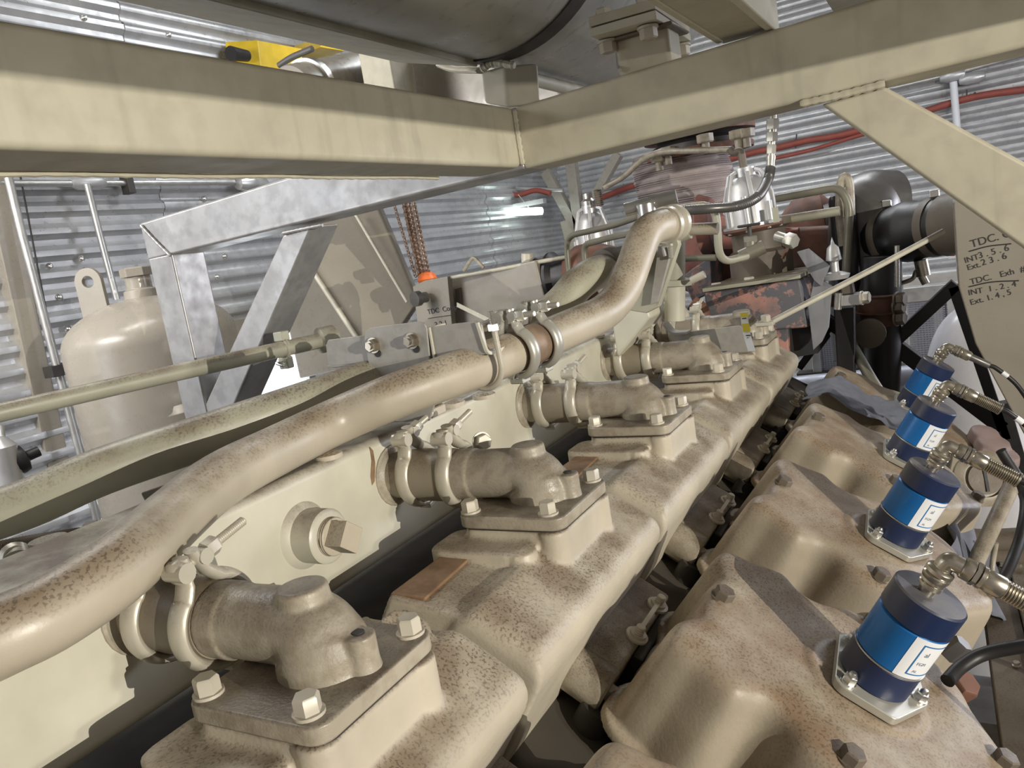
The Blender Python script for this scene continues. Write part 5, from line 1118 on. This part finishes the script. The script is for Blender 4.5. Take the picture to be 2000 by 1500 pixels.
# white vessel, black angle frame, screen
t = thing('white_vessel', 'white domed vessel behind the farthest coil', 'vessel', P(1900, 710, 'y', 3.2))
c = P(1912, 740, 'y', 3.3); R_ = rpx(c, 92); b = nbm(); H_ = rpx(c, 150); lathe(b, c - Vector((0, 0, 1.2)), (0, 0, 1), [(0, 0), (R_, 0), (R_, 1.2 - .02)] + [(R_ * math.cos(a), 1.2 + H_ * math.sin(a)) for a in [i * PI / 24 for i in range(1, 12)]] + [(0, 1.2 + H_)], 56); obj('dome', b, 'whitetank', t)
t = thing('angle_frame', 'black angle iron frame crossing before the white vessel', 'frame', P(1860, 560, 'y', 2.7))
for p0_, p1_, w_ in (((1868, 556), (1752, 664), 24), ((1862, 560), (1965, 860), 20), ((1735, 668), (1960, 838), 28), ((1600, 618), (1700, 690), 22), ((1620, 640), (1560, 720), 14), ((1955, 790), (2010, 980), 30)):
    b = nbm(); pbar(b, p0_, p1_, w_, 2.75, .05); obj('angle_bar', b, 'black', t, .002)
t = thing('cooler_screen', 'grey wire screen of the cooler seen past the black frame', 'screen', P(1800, 640, 'y', 4.2))
b = nbm(); yS = 4.2
x0_, x1_ = P(1590, 640, 'y', yS).x, P(1862, 640, 'y', yS).x; zt_, zb_ = P(1790, 588, 'y', yS).z, P(1790, 712, 'y', yS).z
for i in range(48): x = x0_ + (x1_ - x0_) * i / 47; box(b, (x - .003, yS, zb_), (x + .003, yS + .004, zt_))
for i in range(30): z = zb_ + (zt_ - zb_) * i / 29; box(b, (x0_, yS - .004, z - .003), (x1_, yS, z + .003))
o = obj('wire_cloth', b, 'mesh', t); o['kind'] = 'stuff'
for x in (x0_, (x0_ + x1_) / 2 + .1, x1_):
    b = nbm(); box(b, (x - .02, yS - .03, zb_ - .05), (x + .02, yS + .03, zt_ + .05)); obj('screen_post', b, 'conduit', t, .002)
b = nbm(); box(b, (x0_ - .1, yS - .04, zt_), (x1_ + .1, yS + .05, zt_ + .07)); obj('screen_header', b, 'conduit', t, .004)
b = nbm(); box(b, (x0_ - .1, yS - .04, zb_ - .08), (x1_ + .1, yS + .05, zb_)); obj('screen_sill', b, 'dark', t, .004)
b = nbm(); box(b, (x0_ - .1, yS + .2, zb_ - .4), (x1_ + .1, yS + .24, zt_ + .1)); obj('core', b, 'alu', t)
t = thing('warning_sign', 'tiny white sign with red mark beside the handwritten panel', 'sign', P(1858, 498, 'y', 3.8))
pl([(1850, 490), (1866, 488), (1868, 504), (1852, 506)], 3.8, .01, 'white', 'board', t, .002); pl([(1853, 492), (1864, 491), (1865, 500), (1854, 500)], 3.795, .006, 'sign_red', 'red_field', t, .0005)
b = nbm()
for z_ in range(4):
    q = P(1780, 745 + z_ * 22, 'y', 3.6); tube(b, [q - Vector((.5, 0, 0)), q + Vector((.5, 0, .04))], .05, 16)
o = tag(obj("cooler_coils", b, "mesh"), 'grey horizontal cooler coils below the wire screen', 'coil')

# grey rag over the far covers
t = thing('rag', 'crumpled grey quilted rag lying over the farther rocker covers', 'rag', BK(.1, 2.0, NC))
def rag_mesh(u0, u1, v0, v1, hfun, nu=46, nv=30, th=.006):
    bm = nbm(); top_ = []; bot = []
    for i in range(nu + 1):
        r1_ = []; r2_ = []
        for j in range(nv + 1):
            fu, fv = i / nu, j / nv
            a = u0 + (u1 - u0) * fu + .008 * math.sin(fv * 7 + fu * 3); y = v0 + (v1 - v0) * fv + .012 * math.sin(fu * 9)
            n_ = hfun(fu, fv, a, y); r1_.append(bm.verts.new(BK(a, y, n_ + th))); r2_.append(bm.verts.new(BK(a, y, n_)))
        top_.append(r1_); bot.append(r2_)
    for i in range(nu):
        for j in range(nv):
            bm.faces.new((top_[i][j], top_[i + 1][j], top_[i + 1][j + 1], top_[i][j + 1])); bm.faces.new((bot[i][j], bot[i][j + 1], bot[i + 1][j + 1], bot[i + 1][j]))
    for i in range(nu): bm.faces.new((top_[i][0], bot[i][0], bot[i + 1][0], top_[i + 1][0])); bm.faces.new((top_[i][nv], top_[i + 1][nv], bot[i + 1][nv], bot[i][nv]))
    for j in range(nv): bm.faces.new((top_[0][j], top_[0][j + 1], bot[0][j + 1], bot[0][j])); bm.faces.new((top_[nu][j], bot[nu][j], bot[nu][j + 1], top_[nu][j + 1]))
    return bm
def hf(fu, fv, a, y):
    q = .0025 * (math.sin(fu * 30) * math.sin(fv * 24))
    cr = .007 * math.sin(fu * 13 + fv * 5) * fu + .005 * math.sin(fu * 31 - fv * 17) * max(0, fu - .3)
    edge = -.035 * max(0, .16 - fu) / .16
    return NC + .008 + q + cr + edge + .004 * math.sin(fv * 9)
obj('rag_cloth', rag_mesh(-.035, .20, 1.855, 2.03, hf), 'cloth', t, ang=80)
b = rag_mesh(.30, .47, 1.45, 1.70, lambda fu, fv, a, y: NC - .03 - .10 * fu + .006 * math.sin(fu * 20 + fv * 9)); tag(obj('rag_piece', b, 'cloth', ang=80), 'second piece of grey rag hanging right of the third coil', 'rag')

# lower right: sight glass, rods, rail with screws, black hoses
t = thing('sight_plug', 'round slotted plug in a pale ring right of the third rocker cover', 'plug', P(1918, 935, 'y', 1.9))
b = nbm(); q = P(1918, 935, 'y', 1.9); dv = Vector((.35, -1, .35)).normalized(); lathe(b, q, dv, [(0, 0), (.060, 0), (.060, .012), (.045, .02), (.040, .02), (.040, .012), (0, .012)], 36); obj('ring', b, 'elbow', t)
b = nbm(); lathe(b, q + dv * .010, dv, [(0, 0), (.034, 0), (.034, .01), (0, .012)], 30); obj('plug_face', b, 'grime', t)
b = nbm(); box(b, (-.003, -.028, 0), (.003, .028, .004)); u_, v_ = frame_of(dv); T = Matrix(((u_.x, v_.x, dv.x, (q + dv * .02).x), (u_.y, v_.y, dv.y, (q + dv * .02).y), (u_.z, v_.z, dv.z, (q + dv * .02).z), (0, 0, 0, 1))); bmesh.ops.transform(b, matrix=T, verts=b.verts); obj('slot', b, 'marker', t)  # slot drawn as a black bar, its shade put into colour
px_tube('brown_rod', [(1985, 930, 1.7), (1900, 1110, 1.5)], .014, 'elbow', 'smooth brownish rod slanting down at the right edge', cat='rod')
px_tube('brown_rod', [(1945, 1060, 1.6), (1938, 1100, 1.6), (1934, 1180, 1.55)], .005, 'elbow', 'thin brown rod beside the smooth brownish rod', cat='rod')
for i, (pts, rr_, mm_, lab) in enumerate((([(1850, 1330, .95), (1880, 1300, .98), (1930, 1275, 1.0), (2040, 1255, 1.0)], .008, 'black', 'black hose entering at the right edge below the ribbed sleeve'),
                               ([(1860, 1050, 1.7), (1930, 1055, 1.7), (2040, 1050, 1.7)], .022, 'grime', 'upper brown wrapped hose at the right edge'),
                               ([(1870, 1075, 1.7), (1950, 1085, 1.7), (2040, 1078, 1.7)], .022, 'grime', 'lower brown wrapped hose at the right edge'),
                               ([(1955, 880, 1.6), (2000, 960, 1.6), (1995, 1040, 1.5), (1960, 1130, 1.4), (1930, 1160, 1.4)], .009, 'black', 'black hose curving down at the right edge beside the brown hoses'))):
    px_tube('hose', pts, rr_, mm_, lab, True, cat='hose')
t = thing('side_rail', 'brown flat rail with small screws along the lower right edge', 'rail', P(1965, 1300, 'y', 1.2))
a0, a1, c0x, c1x = (1905, 1090), (1940, 1090), (1975, 1500), (2010, 1500)
f = [P(1908, 1090, 'z', -.74), P(1965, 1090, 'z', -.74), P(2080, 1560, 'z', -.74), P(1970, 1560, 'z', -.74)]
hx = hexa(nbm(), f + [v - Vector((0, 0, .05)) for v in f]); obj('flat_bar', hx, 'grime', t, .002)
f = [P(1968, 1090, 'z', -.735), P(2080, 1090, 'z', -.735), P(2260, 1560, 'z', -.735), P(2082, 1560, 'z', -.735)]
obj('side_plate', hexa(nbm(), f + [v - Vector((0, 0, .05)) for v in f]), 'elbow', t, .002)
for px, py in ((1958, 1105), (1985, 1300), (1990, 1108)):
    b = nbm(); bolt(b, P(px, py, 'z', -.738), (0, 0, 1), .009); obj('screw', b, 'steel', t)
t = thing('hex_plug', 'brown hexagonal plug sticking out between the two nearest rocker covers', 'plug', BK(.36, 1.06, -.56))
b = nbm(); q = P(1862, 1322, 'n', -.54); hexp(b, q - Vector((.0, .0, .02)), (.6, -.3, .7), .032, .028); obj('hex_body', b, 'rust', t, .001)
b = nbm(); q = P(1850, 1280, 'n', -.55); hexp(b, q, (.7, 0, .7), .024, .03); obj('neck', b, 'turbo', t)
t = thing('side_fittings', 'pale square fittings on the dark engine side at lower right', 'fitting', P(1925, 1440, 'z', -.80))
for px, py in ((1925, 1195), (1945, 1455), (1950, 1440)):
    b = nbm(); q = P(px, py, 'z', -.82); box(b, q - Vector((.03, .03, .02)), q + Vector((.03, .02, .01))); obj('square_fitting', b, 'grime', t, .004)
t = thing('wrinkled_boot', 'pinkish wrinkled boot under the black angle iron at right', 'boot', P(1925, 850, 'y', 2.1))
b = nbm(); a_ = P(1895, 832, 'y', 2.1); 
for i, (px, py, w_) in enumerate(((1915, 842, 50), (1932, 862, 58), (1945, 885, 66))):
    q = P(px, py, 'y', 2.1 - i * .03); r_ = rpx(q, w_ / 2); lathe(b, q - Vector((0, 0, .03)), (.3, -.2, 1), [(0, 0), (r_, 0), (r_ * 1.1, .015), (r_, .035), (0, .04)], 28)
obj('boot', bake(b, .004, 3), 'boot', t)
